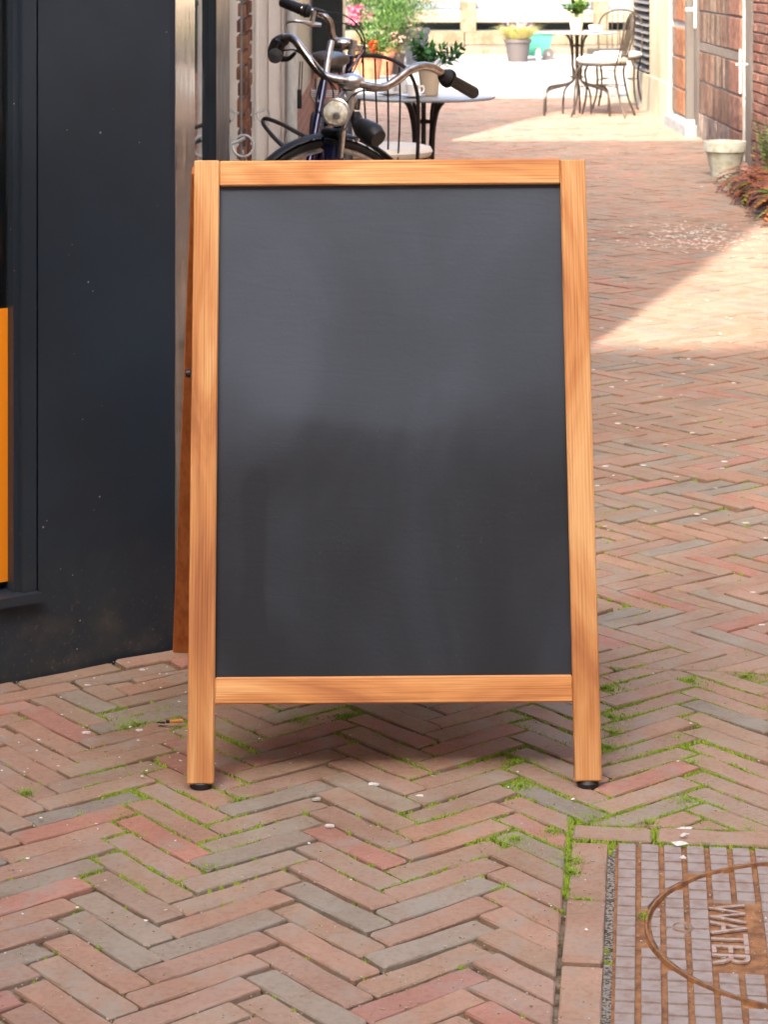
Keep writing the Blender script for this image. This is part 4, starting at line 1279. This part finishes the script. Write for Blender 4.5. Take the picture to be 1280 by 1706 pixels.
def make_chair(name, label, m, seat_z=.47):
    """iron chair; the sitter faces +y, the back is at -y"""
    t = thing(name, (0, 0, 0), label, 'chair', 'iron cafe chairs')
    n = 28; sz = seat_z
    MB().tube([(.205 * math.cos(i * 6.2832 / n), .205 * math.sin(i * 6.2832 / n), sz - .02) for i in range(n)], .011, 8, True).build('seat_frame', m, t)
    MB().lathe([(0, sz - .012), (.18, sz - .012), (.212, sz + .002), (.222, sz + .022), (.212, sz + .040), (.17, sz + .050), (0, sz + .054)], seg=36).build('cushion', M['cushion'], t)
    W_ = .205; top = seat_z + .44
    arch = [(-.17, -.12, .0), (-.185, -.150, sz - .06), (-.195, -.18, sz + .04), (-W_, -.215, sz + .18), (-W_ * .98, -.235, sz + .30), (-W_ * .78, -.252, top - .05), (-W_ * .40, -.262, top - .006),
            (0, -.264, top + .004), (W_ * .40, -.262, top - .006), (W_ * .78, -.252, top - .05), (W_ * .98, -.235, sz + .30), (W_, -.215, sz + .18), (.195, -.18, sz + .04), (.185, -.150, sz - .06), (.17, -.12, .0)]
    MB().tube(arch[1:-1], .0085, 8, sub=5).build('back_frame', m, t)
    for k in range(6):
        x = -.13 + k * .052; zt = top - .006 - (x / W_) ** 2 * .085
        MB().tube([(x * .82, -.178, sz - .02), (x * .92, -.200, sz + .12), (x, -.238, sz + .28), (x, -.257, zt)], .0045, 6, sub=3).build('back_rod', m, t)
    for sx in (-1, 1):
        MB().tube([(sx * .14, .15, sz - .02), (sx * .168, .19, sz - .10), (sx * .165, .178, .30), (sx * .172, .185, .15), (sx * .205, .225, .006)], .0095, 8, sub=4).build('leg', m, t)
        MB().tube([(sx * .185, -.150, sz - .06), (sx * .172, -.150, sz - .12), (sx * .165, -.165, .30), (sx * .175, -.195, .15), (sx * .205, -.245, .006)], .0095, 8, sub=4).build('leg', m, t)
    MB().tube([(-.166, -.16, .28), (-.08, 0, .29), (-.166, .178, .28)], .005, 6, sub=4).build('stretcher', m, t)
    MB().tube([(.166, -.16, .28), (.08, 0, .29), (.166, .178, .28)], .005, 6, sub=4).build('stretcher', m, t)
    return t
T1 = make_table('cafe_table', 'round grey-topped cafe table right behind the bicycle handlebars', M['iron'], .335)
T1.location = ((706 - 640) * 10.85 / F, 10.85, 0); T1.rotation_euler = (0, 0, .35)
T2 = copy_thing(T1, 'cafe_table', ((962 - 640) * 20.4 / F, 20.4, 0), .18, 'round cafe table farther down the alley, beside the cream wall')
for ch in T2.children:
    if ch.name.startswith(('leg', 'brace')):
        ch.data = ch.data.copy(); ch.data.materials[0] = M['ironbrown']
T2.scale = (1.06, 1.06, 1.0)
C1 = make_chair('cafe_chair', 'black iron cafe chair with cream cushion in front of the nearer table', M['iron'], .50)
C1.location = (-.01, 10.15, 0); C1.rotation_euler = (0, 0, D2R(-12)); C1.scale = (1, 1, 1)
C2 = copy_thing(C1, 'cafe_chair', ((1004 - 640) * 20.15 / F, 20.15, 0), D2R(72), 'iron cafe chair with cream cushion turned sideways at the farther table')
C3 = copy_thing(C1, 'cafe_chair', ((1030 - 640) * 21.3 / F, 21.3, 0), D2R(168), 'iron cafe chair standing behind the farther table, mostly hidden by the other chair')
for c in (C2, C3):
    c.scale = (1.0, 1.0, .94)
    for ch in c.children:
        if not ch.name.startswith('cushion'):
            ch.data = ch.data.copy(); ch.data.materials[0] = M['ironbrown']

def cup(name, x, y, z, s, label, ang=0):
    t = thing(name, (x, y, z), label, 'cup', 'white coffee cups on the tables')
    MB().lathe([(0, .001), (s * .7, .002), (s * 1.75, .012), (s * 1.8, .015), (s * .7, .006), (0, .006)], (x, y, z), 28).build('saucer', M['china'], t)
    MB().lathe([(s * .55, .008), (s * .62, .012), (s * .9, .040), (s, .062), (s * .95, .062), (s * .82, .030), (0, .016)], (x, y, z), 24).build('bowl', M['china'], t)
    MB().tube([(x + math.cos(ang) * s * q, y + math.sin(ang) * s * q, z + h) for q, h in ((.92, .050), (1.35, .054), (1.5, .038), (1.25, .024), (.8, .022))], .0042, 6, sub=3).build('handle', M['china'], t)
tz = .7205
def tp(u, Y): return (u - 640) * Y / F
cup('coffee_cup', tp(688, 10.66), 10.66, tz, .034, 'white coffee cup with its handle to the right on the nearer table', .1)
cup('coffee_cup', tp(648, 10.85), 10.85, tz, .034, 'white coffee cup farthest left on the nearer table', 2.5)
cup('coffee_cup', tp(990, 20.3), 20.3, tz, .048, 'white cup on the farther table beside the small potted plant', .2)
sg = thing('sugar_pot', (tp(668, 10.98), 10.98, tz), 'plain white sugar pot between the cups on the nearer table', 'pot')
MB().lathe([(0, 0), (.028, .001), (.034, .02), (.032, .06), (.022, .075), (.006, .080), (.008, .092), (0, .094)], sg['org'], 22).build('pot', M['china'], sg)

def potted(name, x, y, z, r, h, potm, label, foliage, cat='plant', rim=.15, square=False):
    t = thing(name, (x, y, z), label, cat)
    if rim: prof = [(r * .68, 0), (r * .90, h * (1 - rim)), (r, h * (1 - rim)), (r, h - .004), (r * .96, h), (r * .86, h), (r * .84, h * .93), (0, h * .93)]
    else: prof = [(r * .62, 0), (r * .74, h * .02), (r, h * .98), (r * .98, h), (r * .9, h), (r * .88, h * .93), (0, h * .93)]
    MB().lathe(prof, (x, y, z + .001), 32).build('pot', potm, t)
    for nm, fn in foliage:
        mb = MB(); fn(mb, Vector((x, y, z + h * .92))); mb.build(nm, M['leaf'] if nm != 'blossom' else M['petal'], t)
    return t
def glossy(n, L_, spread, cols, w=.03):
    def f(mb, b):
        for _ in range(n):
            d = Vector((R.gauss(0, spread), R.gauss(0, spread), 1)).normalized(); l = L_ * R.uniform(.6, 1)
            p = b + Vector((R.gauss(0, .012), R.gauss(0, .012), 0)); q = p; k = 7
            for i in range(k):
                q2 = q + d * l / k; d = (d + Vector((d.x, d.y, -.05)) * .06).normalized()
                mb.tube([q, q2], .0022, 4, cap=False, col=(.10, .17, .04))
                if i > 1:
                    s = d.cross(Vector((R.uniform(-1, 1), R.uniform(-1, 1), .2))).normalized()
                    for sg_ in (-1, 1): leafquad(mb, q2, s * sg_ + d * .8, d, w * 2.0 * R.uniform(.8, 1.1), w, R.choice(cols))
                q = q2
            leafquad(mb, q, d, Vector((1, 0, 0)), w * 2, w, R.choice(cols))
    return f
def cloud(n, c, s, cols, L_=.04, w=.02, up=.3, stems=0):
    c = Vector(c)
    def f(mb, b):
        cl = [(c + Vector((R.gauss(0, s[0] * .6), R.gauss(0, s[1] * .6), R.gauss(0, s[2] * .6)))) for _ in range(14)]
        for i in range(n):
            k = cl[i % 14]; p = b + k + Vector((R.gauss(0, s[0] * .42), R.gauss(0, s[1] * .42), R.gauss(0, s[2] * .42)))
            leafquad(mb, p, rdir(up), Vector((0, 0, 1)), L_ * R.uniform(.6, 1.2), w * R.uniform(.6, 1.2), R.choice(cols))
        for k in cl[:stems]:
            mb.tube([b, b + k * .5 + Vector((0, 0, .02)), b + k], .003, 4, col=(.12, .14, .05))
    return f
def grass(n, h, spread, cols, w=.004):
    def f(mb, b):
        for _ in range(n):
            a = R.uniform(0, 6.283); r_ = R.random() ** .5 * spread; l = h * R.uniform(.5, 1); o = Vector((math.cos(a), math.sin(a), 0))
            p = b + o * r_ * .5; q = p + o * r_ * .5 + Vector((0, 0, l * .6)); t_ = q + o * r_ * R.uniform(.2, 1.1) + Vector((0, 0, l * .4 * R.uniform(.2, 1)))
            sd_ = Vector((-o.y, o.x, 0)) * w; k = len(mb.v); col = R.choice(cols)
            mb.v += [tuple(p - sd_), tuple(p + sd_), tuple(q + sd_), tuple(q - sd_), tuple(t_)]; mb.f += [(k, k + 1, k + 2, k + 3), (k + 3, k + 2, k + 4)]
            mb.c += [col] * 5; mb.sm += [False, False]
    return f
def spikes(n, h, spread, cols, s=.012):
    def f(mb, b):
        for _ in range(n):
            a = R.uniform(0, 6.283); r_ = R.random() ** .5 * spread; base = b + Vector((math.cos(a) * r_, math.sin(a) * r_, h * R.uniform(.75, 1.1)))
            for i in range(9):
                leafquad(mb, base + Vector((R.gauss(0, s * .5), R.gauss(0, s * .5), i * s * .6)), rdir(.2), Vector((0, 0, 1)), s, s * .8, R.choice(cols))
    return f
def blooms(spots, cols, s=.03, n=26, pr=.045):
    def f(mb, b):
        for (dx, dy, dz) in spots:
            c = b + Vector((dx, dy, dz))
            for _ in range(n):
                d = rdir(.1); leafquad(mb, c + d * pr * R.uniform(.3, 1), d, Vector((0, 0, 1)), s, s * .9, R.choice(cols))
    return f
green = ((.04, .10, .014), (.06, .14, .018), (.028, .075, .014), (.09, .16, .024))
dgreen = ((.03, .13, .03), (.045, .18, .035), (.02, .08, .025), (.09, .24, .06))
yel = ((.10, .12, .033), (.07, .10, .023), (.13, .115, .045), (.045, .07, .017))
potted('potted_plant', tp(716, 10.82), 10.82, tz, .053, .125, M['cream'], 'glossy green plant in a beige pot on the nearer cafe table', [('leaves', glossy(15, .17, .50, dgreen, .026))], rim=0)
potted('potted_plant', tp(961, 20.45), 20.45, tz, .065, .12, M['cream'], 'small bright green plant in a cream pot on the farther cafe table', [('leaves', glossy(16, .20, .45, green, .032))], rim=0)
def gY(v): return F * H / (v + 67)
Y_ = 26.4
potted('potted_plant', tp(616, Y_), Y_, 0, .165, .29, M['terra'], 'red geranium in a terracotta pot by the canal, nearest of the pots', [
    ('leaves', cloud(900, (.02, 0, .12), (.14, .12, .09), green, .05, .035)), ('blossom', blooms(((.04, -.1, .10), (.09, -.12, .06), (-.12, -.1, .06), (.06, -.1, .13)), ((.75, .02, .01), (.62, .01, .01)), .04, 40, .05))])
Y_ = 27.3
potted('potted_plant', tp(641, Y_), Y_, 0, .12, .27, M['terra'], 'feathery light green plant in the second terracotta pot by the canal', [
    ('leaves', cloud(2600, (.05, 0, .42), (.22, .16, .22), green, .06, .012, .9, 8)), ('blossom', blooms([(R.gauss(.04, .14), -.12, R.uniform(.1, .35)) for _ in range(16)], ((.80, .38, .38), (.85, .55, .5)), .022, 9, .02))])
Y_ = 27.6
potted('potted_plant', tp(662, Y_), Y_, 0, .105, .25, M['darkpot'], 'pink-flecked wispy plant in a dark brown pot beside the terracotta ones', [
    ('leaves', cloud(1500, (.03, 0, .22), (.15, .12, .16), yel, .06, .008, 1.1, 8)), ('blossom', blooms([(R.gauss(.05, .1), -.1, R.uniform(.1, .4)) for _ in range(14)], ((.85, .5, .5), (.8, .62, .6)), .02, 8, .02))])
Y_ = 30.2
potted('potted_plant', tp(693, Y_), Y_, 0, .185, .47, M['greypot'], 'tall feathery shrub in the large grey pot by the canal', [
    ('leaves', cloud(3600, (-.10, 0, .42), (.34, .24, .26), yel, .055, .012, .7, 10)), ('blossom', blooms([(R.gauss(.1, .25), -.15, R.uniform(.1, .6)) for _ in range(18)], ((.75, .5, .4), (.85, .8, .6)), .02, 8, .03))])
Y_ = 28.6
potted('potted_plant', tp(603, Y_), Y_, 0, .19, .38, M['terra'], 'tall pink-flowering shrub next to the dark house corner', [
    ('leaves', cloud(4200, (.0, 0, .62), (.30, .22, .36), green + yel, .06, .02, .7, 10)),
    ('blossom', blooms([(R.gauss(-.08, .05), -.25, .30 + R.uniform(-.08, .12)) for _ in range(16)], ((.62, .12, .25), (.72, .24, .38)), .04, 22, .045)),
    ('blossom', blooms([(-.14, -.25, .58), (-.05, -.25, .60), (-.1, -.25, .86), (-.05, -.25, .9)], ((.75, .04, .03), (.7, .6, .55)), .04, 30, .05))])
Y_ = 29.2
potted('potted_plant', tp(650, Y_), Y_, 0, .16, .36, M['terra'], 'dense deep green bush at the back of the canal-side pots', [('leaves', cloud(4200, (0, 0, .62), (.30, .2, .30), dgreen + green, .06, .018, .8, 8))])
Y_ = gY(103)
gpot = potted('potted_grass', tp(863, Y_), Y_, 0, .185, .30, M['taupepot'], 'taupe pot of dry yellow grass and lavender on the quay', [
    ('leaves', grass(900, .26, .24, ((.50, .48, .14), (.60, .48, .22), (.38, .45, .10), (.62, .52, .30)), .004)), ('blossom', spikes(40, .20, .22, ((.55, .42, .60), (.50, .38, .52)), .014))], cat='plant')
# green crate on wheels
Y_ = 31.6; x0 = tp(880, Y_)
ct = thing('garden_hose_cart', (x0 + .15, Y_, 0), 'teal green plastic cart with a wheel behind the pot of dry grass', 'cart')
mb = MB(); vv = [(x0 - .06, Y_, .05), (x0 + .27, Y_, .05), (x0 + .34, Y_, .33), (x0 + .03, Y_, .33)]; vv += [(x, Y_ + .28, z) for x, _, z in vv]
mb.add(vv, [(0, 1, 2, 3), (7, 6, 5, 4), (0, 4, 5, 1), (1, 5, 6, 2), (2, 6, 7, 3), (3, 7, 4, 0)]); mb.build('body', M['teal'], ct)
MB().box(x0 + .0, x0 + .36, Y_ - .015, Y_ + .30, .33, .355, None, .008).build('lid', M['teal'], ct)
wx = tp(914, Y_)
for yy in (Y_ - .045, Y_ + .29):
    wh = MB().lathe([(.02, 0), (.055, .004), (.075, 0), (.078, .02), (.075, .04), (.02, .04)], (wx, yy, .078), 28, Matrix.Rotation(D2R(-90), 4, 'X')).build('wheel', M['taupepot'], ct)
    MB().lathe([(0, 0), (.018, 0), (.018, .05), (0, .052)], (wx, yy - .004, .078), 16, Matrix.Rotation(D2R(-90), 4, 'X')).build('hub', M['silver'], ct)
Y_ = gY(101)
cn = thing('white_canister', (tp(897, Y_), Y_, 0), 'small white canister in front of the green cart', 'canister')
MB().lathe([(.030, 0), (.034, .005), (.034, .13), (.026, .145), (.026, .16), (0, .162)], cn['org'], 22).build('body', M['china'], cn)
MB().lathe([(.028, .146), (.029, .168), (0, .17)], cn['org'], 22).build('cap', M['cream'], cn)
# ribbed planter box behind the far table
Y_ = gY(163); xa, xb = tp(969, Y_), tp(1036, Y_)
pb = thing('ribbed_planter', ((xa + xb) / 2, Y_, 0), 'grey ribbed rectangular planter behind the farther chair', 'planter')
mb = MB(); vv = [(xa + .03, Y_ + .02, 0), (xb - .04, Y_ + .02, 0), (xb - .01, Y_, .27), (xa, Y_, .27)]; vv += [(x, Y_ + .26, z) for x, _, z in vv]
mb.add(vv, [(0, 1, 2, 3), (7, 6, 5, 4), (0, 4, 5, 1), (1, 5, 6, 2), (2, 6, 7, 3), (3, 7, 4, 0)]); mb.build('body', M['concrete'], pb)
MB().box(xa - .012, xb + .004, Y_ - .012, Y_ + .272, .27, .30, None, .004).build('rim', M['concrete'], pb)
for k in range(11):
    x = xa + .035 + k * (xb - xa - .07) / 10; MB().box(x - .008, x + .008, Y_ - .004, Y_ + .03, .02, .265, None, .003).build('rib', M['concrete'], pb)

# ------------------------------------------------------------------ bicycles
bk = thing('bicycle', (-.197, 8.1, 0), 'navy bicycle with round headlamp and swept chrome handlebars behind the board', 'bicycle', 'bicycles behind the board')
wc = Vector((-.196, 8.12, .3665)); hd_ = Vector((-.86, -.51, 0)).normalized(); upv = Vector((0, 0, 1)); axl = hd_.cross(upv)
def wheel(root, wc, h, spokes=28, grp=True):
    def circ(r_, n=56): return [wc + h * (r_ * math.cos(i * 6.2832 / n)) + upv * (r_ * math.sin(i * 6.2832 / n)) for i in range(n)]
    w_ = MB().tube(circ(.350), .0155, 10, True).build('tyre', M['rubber'], root)
    MB().tube(circ(.327), .011, 8, True).build('rim', M['silver'], root)
    ax = h.cross(upv)
    MB().tube([wc - ax * .05, wc + ax * .05], .018, 12).build('hub', M['silver'], root)
    mb = MB()
    for i in range(spokes):
        a = i * 6.2832 / spokes; mb.tube([wc + ax * (.025 if i % 2 else -.025), wc + h * (.30 * math.cos(a)) + upv * (.30 * math.sin(a))], .0011, 4)
    mb.build('spokes', M['silver'], root)
    f = MB(); pts_ = [wc + h * (.378 * math.cos(a)) + upv * (.378 * math.sin(a)) for a in [D2R(18 + k * 6) for k in range(28)]]
    n = len(pts_); vv = []; ff = []
    for p in pts_:
        rd = (p - wc).normalized()
        for (s, o_) in ((-.028, -.004), (-.022, .003), (0, .008), (.022, .003), (.028, -.004)): vv.append(p + ax * s + rd * o_)
        for (s, o_) in ((.025, -.005), (0, .005), (-.025, -.005)): vv.append(p + ax * s + rd * (o_))
    for i in range(n - 1):
        for k in range(8): ff.append((i * 8 + k, i * 8 + (k + 1) % 8, (i + 1) * 8 + (k + 1) % 8, (i + 1) * 8 + k))
    f.add(vv, ff, None, True); f.build('fender', M['rubber'], root)
wheel(bk, wc, hd_)
cr = pt(556, 222, 8.06)
for s in (-1, 1):
    MB().tube([cr + axl * .045 * s + Vector((0, 0, -.0)), wc + axl * .055 * s + Vector((-.02, -.02, .18)), wc + axl * .055 * s], [.016, .014, .010], 10, sub=4).build('fork_blade', M['blue'], bk)
MB().tube([cr - axl * .055, cr + axl * .055], .020, 10).build('fork_crown', M['iron'], bk)
MB().tube([pt(552, 275, 8.03), pt(556, 234, 8.03)], .033, 20).build('front_strut', M['blue'], bk)
MB().tube([pt(556, 240, 8.03), pt(557, 232, 8.03)], .035, 20).build('strut_cap', M['rubber'], bk)
MB().tube([pt(556, 232, 8.06), pt(572, 190, 8.05), pt(584, 150, 8.02)], .017, 14).build('head_tube', M['blue'], bk)
MB().tube([pt(584, 160, 8.01), pt(586, 137, 7.98)], .016, 14).build('stem', M['silver'], bk)
MB().lathe([(.012, -.045), (.022, -.030), (.028, -.012), (.029, .012), (.023, .030), (.013, .046)], tuple(pt(584, 136, 7.97)), 20, Matrix.Rotation(D2R(90), 4, 'Y')).build('stem_clamp', M['silver'], bk)
bar_pts = [pt(459, 86, 8.20), pt(466, 70, 8.12), pt(478, 62, 8.05), pt(492, 68, 8.0), pt(511, 93, 7.97), pt(532, 119, 7.95), pt(552, 130, 7.95), pt(588, 136, 7.96), pt(618, 144, 7.97), pt(640, 145, 7.99),
           pt(660, 134, 8.01), pt(682, 117, 8.04), pt(704, 110, 8.07), pt(724, 114, 8.12), pt(744, 127, 8.17), pt(760, 137, 8.20)]
MB().tube(bar_pts, .0145, 14, sub=5).build('handlebar', M['chrome'], bk)
MB().tube([pt(473, 66, 8.07), pt(464, 72, 8.11), pt(460, 84, 8.16), pt(459, 92, 8.22)], [.022, .026, .030, .028], 18, sub=3).build('grip', M['rubber'], bk)
MB().tube([pt(463, 66, 8.05), pt(457, 80, 8.06), pt(464, 95, 8.05), pt(480, 98, 8.03), pt(492, 88, 8.0)], [.011, .012, .013, .009, .006], 10, sub=4).build('gear_shifter', M['rubber'], bk)
MB().lathe([(.0, 0), (.020, .0), (.026, .012), (.022, .026), (0, .028)], tuple(pt(459, 94, 8.0)), 18, Matrix.Rotation(D2R(80), 4, 'X')).build('bell', M['rubber'], bk)
g0, g1_ = pt(746, 130, 8.17), pt(792, 156, 8.27)
MB().tube([g0, lerp(g0, g1_, .06), lerp(g0, g1_, .10), lerp(g0, g1_, .2), lerp(g0, g1_, .95), g1_], [.034, .034, .025, .0215, .0225, .018], 20).build('grip', M['rubber'], bk)
MB().tube([lerp(g0, g1_, -.18), lerp(g0, g1_, -.05)], [.022, .032], 20).build('twist_ring', M['rubber'], bk)
# headlamp
lc = pt(560, 187, 7.90); LM = Matrix.Rotation(D2R(90), 4, 'X') @ Matrix.Identity(4)
LM = Matrix.Rotation(D2R(-8), 4, 'Z') @ Matrix.Rotation(D2R(86), 4, 'X')
lamp = MB().lathe([(0, -.065), (.018, -.060), (.034, -.040), (.044, -.010), (.046, .0), (.043, .003)], tuple(lc), 28, LM).build('headlamp', M['rubber'], bk)
MB().lathe([(.044, -.002), (.0485, .000), (.0485, .008), (.042, .010), (.041, .004)], tuple(lc), 32, LM).build('lamp_ring', M['silver'], bk)
MB().lathe([(.042, .004), (.036, .010), (.020, .014), (0, .0155)], tuple(lc), 28, LM).build('lamp_lens', M['lens'], bk)
MB().lathe([(.012, .013), (.013, .018), (0, .019)], tuple(lc + Vector((.004, 0, -.012))), 14, LM).build('lamp_bulb', M['silver'], bk)
# bracket from stem to lamp and fork
for (a, b, r0, r1) in ((pt(590, 163, 7.99), pt(573, 215, 7.96), .013, .010), (pt(571, 215, 7.97), pt(568, 262, 7.99), .012, .008), (pt(574, 158, 7.98), pt(566, 170, 7.94), .016, .014)):
    MB().tube([a, lerp(a, b, .5), b], [r0, (r0 + r1) / 2, r1], 10).build('lamp_bracket', M['silver'], bk)
MB().box(-.014, .014, -.006, .006, -.03, .03, Matrix.Translation(pt(581, 166, 7.96)) @ Matrix.Rotation(D2R(8), 4, 'Y'), .004).build('bracket_plate', M['silver'], bk)
MB().tube([pt(596, 166, 8.0), pt(594, 182, 7.99)], .012, 10).build('side_reflector', M['leather'], bk)
MB().tube([pt(592, 190, 8.0), pt(597, 205, 7.98), pt(606, 214, 7.95), pt(622, 224, 7.91), pt(631, 231, 7.89)], [.018, .024, .036, .040, .030], 20, sub=3).build('dynamo', M['rubber'], bk)
MB().tube([pt(594, 236, 7.96), pt(597, 228, 7.96)], .008, 8).build('bolt', M['silver'], bk)
# frame going back towards the wall, saddle and rear wheel
sd_p = Vector((-.255, 8.95, .92))
MB().tube([pt(570, 200, 8.06), Vector((-.245, 8.75, .42)), Vector((-.25, 8.80, .30))], .016, 12, sub=4).build('down_tube', M['blue'], bk)
MB().tube([Vector((-.25, 8.80, .30)), Vector((-.252, 8.90, .72))], .015, 12).build('seat_tube', M['blue'], bk)
MB().tube([Vector((-.252, 8.90, .72)), Vector((-.254, 8.93, .90))], .012, 10).build('seat_post', M['silver'], bk)
rw = Vector((-.26, 9.30, .3665)); wheel(bk, rw, Vector((-.02, -1, 0)).normalized())
for s in (-1, 1):
    MB().tube([Vector((-.252, 8.90, .70)), rw + Vector((.06 * s, 0, 0))], .007, 8).build('seat_stay', M['blue'], bk)
    MB().tube([Vector((-.25, 8.80, .30)), rw + Vector((.06 * s, 0, 0))], .008, 8).build('chain_stay', M['blue'], bk)
sdl = MB(); n = 24; prof = []
sc_ = pt(545, 101, 8.9)
for j, (yy, hw, zt, zb) in enumerate(((-.14, .018, .012, -.015), (-.08, .028, .022, -.02), (.0, .048, .028, -.026), (.06, .080, .034, -.034), (.11, .086, .034, -.036), (.14, .070, .024, -.03), (.155, .03, .008, -.018))):
    for k in range(n):
        a = k * 6.2832 / n; ca, sa = math.cos(a), math.sin(a)
        prof.append((sc_.x + hw * ca, sc_.y + yy, sc_.z + (zt if sa > 0 else -zb) * sa))
ff = [(j * n + k, j * n + (k + 1) % n, (j + 1) * n + (k + 1) % n, (j + 1) * n + k) for j in range(6) for k in range(n)] + [tuple(reversed(range(n))), tuple(6 * n + k for k in range(n))]
sdl.add(prof, [tuple(reversed(f)) if len(f) == 4 else f for f in ff], None, True); sdl.build('saddle', M['leather'], bk)
# cables
for P_ in ([pt(492, 84, 8.0), pt(515, 98, 7.96), pt(535, 118, 7.93), pt(553, 145, 7.93), pt(556, 168, 7.95)],
           [pt(540, 118, 7.93), pt(530, 150, 7.98), pt(528, 180, 8.0), pt(545, 205, 8.0)],
           [pt(738, 126, 8.17), pt(716, 117, 8.13), pt(690, 120, 8.06), pt(660, 142, 8.01), pt(628, 152, 7.99), pt(600, 152, 7.97), pt(575, 175, 7.97)],
           [pt(600, 152, 7.95), pt(588, 158, 7.93), pt(578, 172, 7.92), pt(572, 190, 7.95)],
           [pt(470, 84, 8.03), pt(495, 84, 8.0), pt(520, 100, 7.95), pt(548, 132, 7.92), pt(560, 150, 7.94)]):
    MB().tube(P_, .0028, 6, sub=5).build('cable', M['rubber'], bk)

b2 = thing('bicycle', (-.18, 9.4, 0), 'second bicycle standing behind, with black grip and silver brake lever', 'bicycle', 'bicycles behind the board')
Yb = 9.2
MB().tube([pt(500, 14, Yb), pt(522, 20, Yb), pt(540, 27, Yb), pt(550, 38, Yb), pt(552, 52, Yb), pt(556, 64, Yb), pt(568, 72, Yb), pt(582, 77, Yb), pt(596, 80, Yb + .05), pt(608, 80, Yb + .25)], .0145, 14, sub=5).build('handlebar', M['chrome'], b2)
MB().tube([pt(471, 4, Yb + .05), pt(482, 8, Yb + .02), pt(503, 16, Yb)], [.020, .0215, .0225], 16).build('grip', M['rubber'], b2)
MB().tube([pt(503, 16, Yb), pt(507, 17, Yb), pt(510, 18, Yb), pt(518, 20, Yb)], [.028, .024, .029, .022], 16).build('shifter', M['rubber'], b2)
MB().tube([pt(477, 41, Yb - .05), pt(479, 37, Yb - .06), pt(492, 35, Yb - .07), pt(508, 37, Yb - .06), pt(519, 40, Yb - .03), pt(535, 42, Yb - .02)], [.004, .005, .0065, .008, .012, .008], 10, sub=4).build('brake_lever', M['silver'], b2)
MB().tube([pt(519, 40, Yb - .03), pt(522, 28, Yb - .03), pt(523, 17, Yb - .03)], [.012, .009, .012], 10).build('lever_bracket', M['silver'], b2)
MB().tube([pt(523, 15, Yb - .03), pt(541, 20, Yb - .03)], [.008, .007], 10).build('cable_end', M['rubber'], b2)
MB().lathe([(.010, -.045), (.022, -.03), (.026, 0), (.022, .03), (.012, .045)], tuple(pt(570, 73, Yb)), 18, Matrix.Rotation(D2R(90), 4, 'Y')).build('stem_sleeve', M['chrome'], b2)
MB().tube([pt(590, 66, Yb - .02), pt(585, 92, Yb - .02)], .016, 12).build('stem_clamp', M['silver'], b2)
MB().tube([pt(552, 70, 8.5), pt(546, 100, 8.45), pt(543, 127, 8.42)], [.013, .012, .013], 12).build('steering_column', M['silver'], b2)
MB().tube([pt(542, 127, 8.42), pt(538, 150, 8.40), pt(528, 205, 8.36), pt(515, 275, 8.30), pt(495, 400, 8.2)], .0145, 14).build('frame_tube', M['blue'], b2)
MB().tube([pt(536, 155, 8.40), pt(533, 172, 8.39)], [.012, .020], 12).build('frame_lug', M['silver'], b2)
MB().tube([pt(606, 82, Yb), pt(592, 104, Yb - .05), pt(580, 118, Yb - .08)], [.006, .012, .006], 8, sub=3, flat=.5).build('rear_lever', M['chrome'], b2)
for P_ in ([pt(541, 20, Yb), pt(570, 24, Yb), pt(592, 38, Yb), pt(606, 60, Yb), pt(608, 84, Yb), pt(602, 105, Yb)],
           [pt(535, 42, Yb), pt(560, 37, Yb), pt(585, 44, Yb), pt(600, 60, Yb), pt(603, 78, Yb)],
           [pt(600, 60, Yb), pt(606, 76, Yb), pt(598, 100, Yb), pt(588, 122, Yb)]):
    MB().tube(P_, .0030, 6, sub=6).build('cable', M['rubber'], b2)
rear = Vector((-.17, 9.80, .3665)); wheel(b2, rear, Vector((.05, -1, 0)).normalized())
MB().tube([pt(585, 92, Yb), Vector((-.155, 9.25, .80)), rear + Vector((0, -.02, .02))], .015, 12).build('head_tube', M['blue'], b2)
for k in range(4):
    a = pt(518, 151 + k * 3.2, 8.75); b = pt(563, 151 + k * 3.2, 8.75)
    MB().tube([a, b], .0022, 6).build('rack_bar', M['silver'], b2)
MB().tube([pt(519, 148, 8.74), pt(517, 158, 8.74), pt(526, 172, 8.74)], .004, 8).build('rack_strut', M['silver'], b2)
for u in (499, 503):
    MB().tube([pt(u + 1, 102, 9.3), pt(u - 1, 150, 9.3)], .0025, 5).build('strap', M['rubber'], b2)
MB().box(-.009, .009, -.006, .006, -.038, .038, Matrix.Translation(pt(499, 165, 9.3)), .002).build('strap_buckle', M['rubber'], b2)
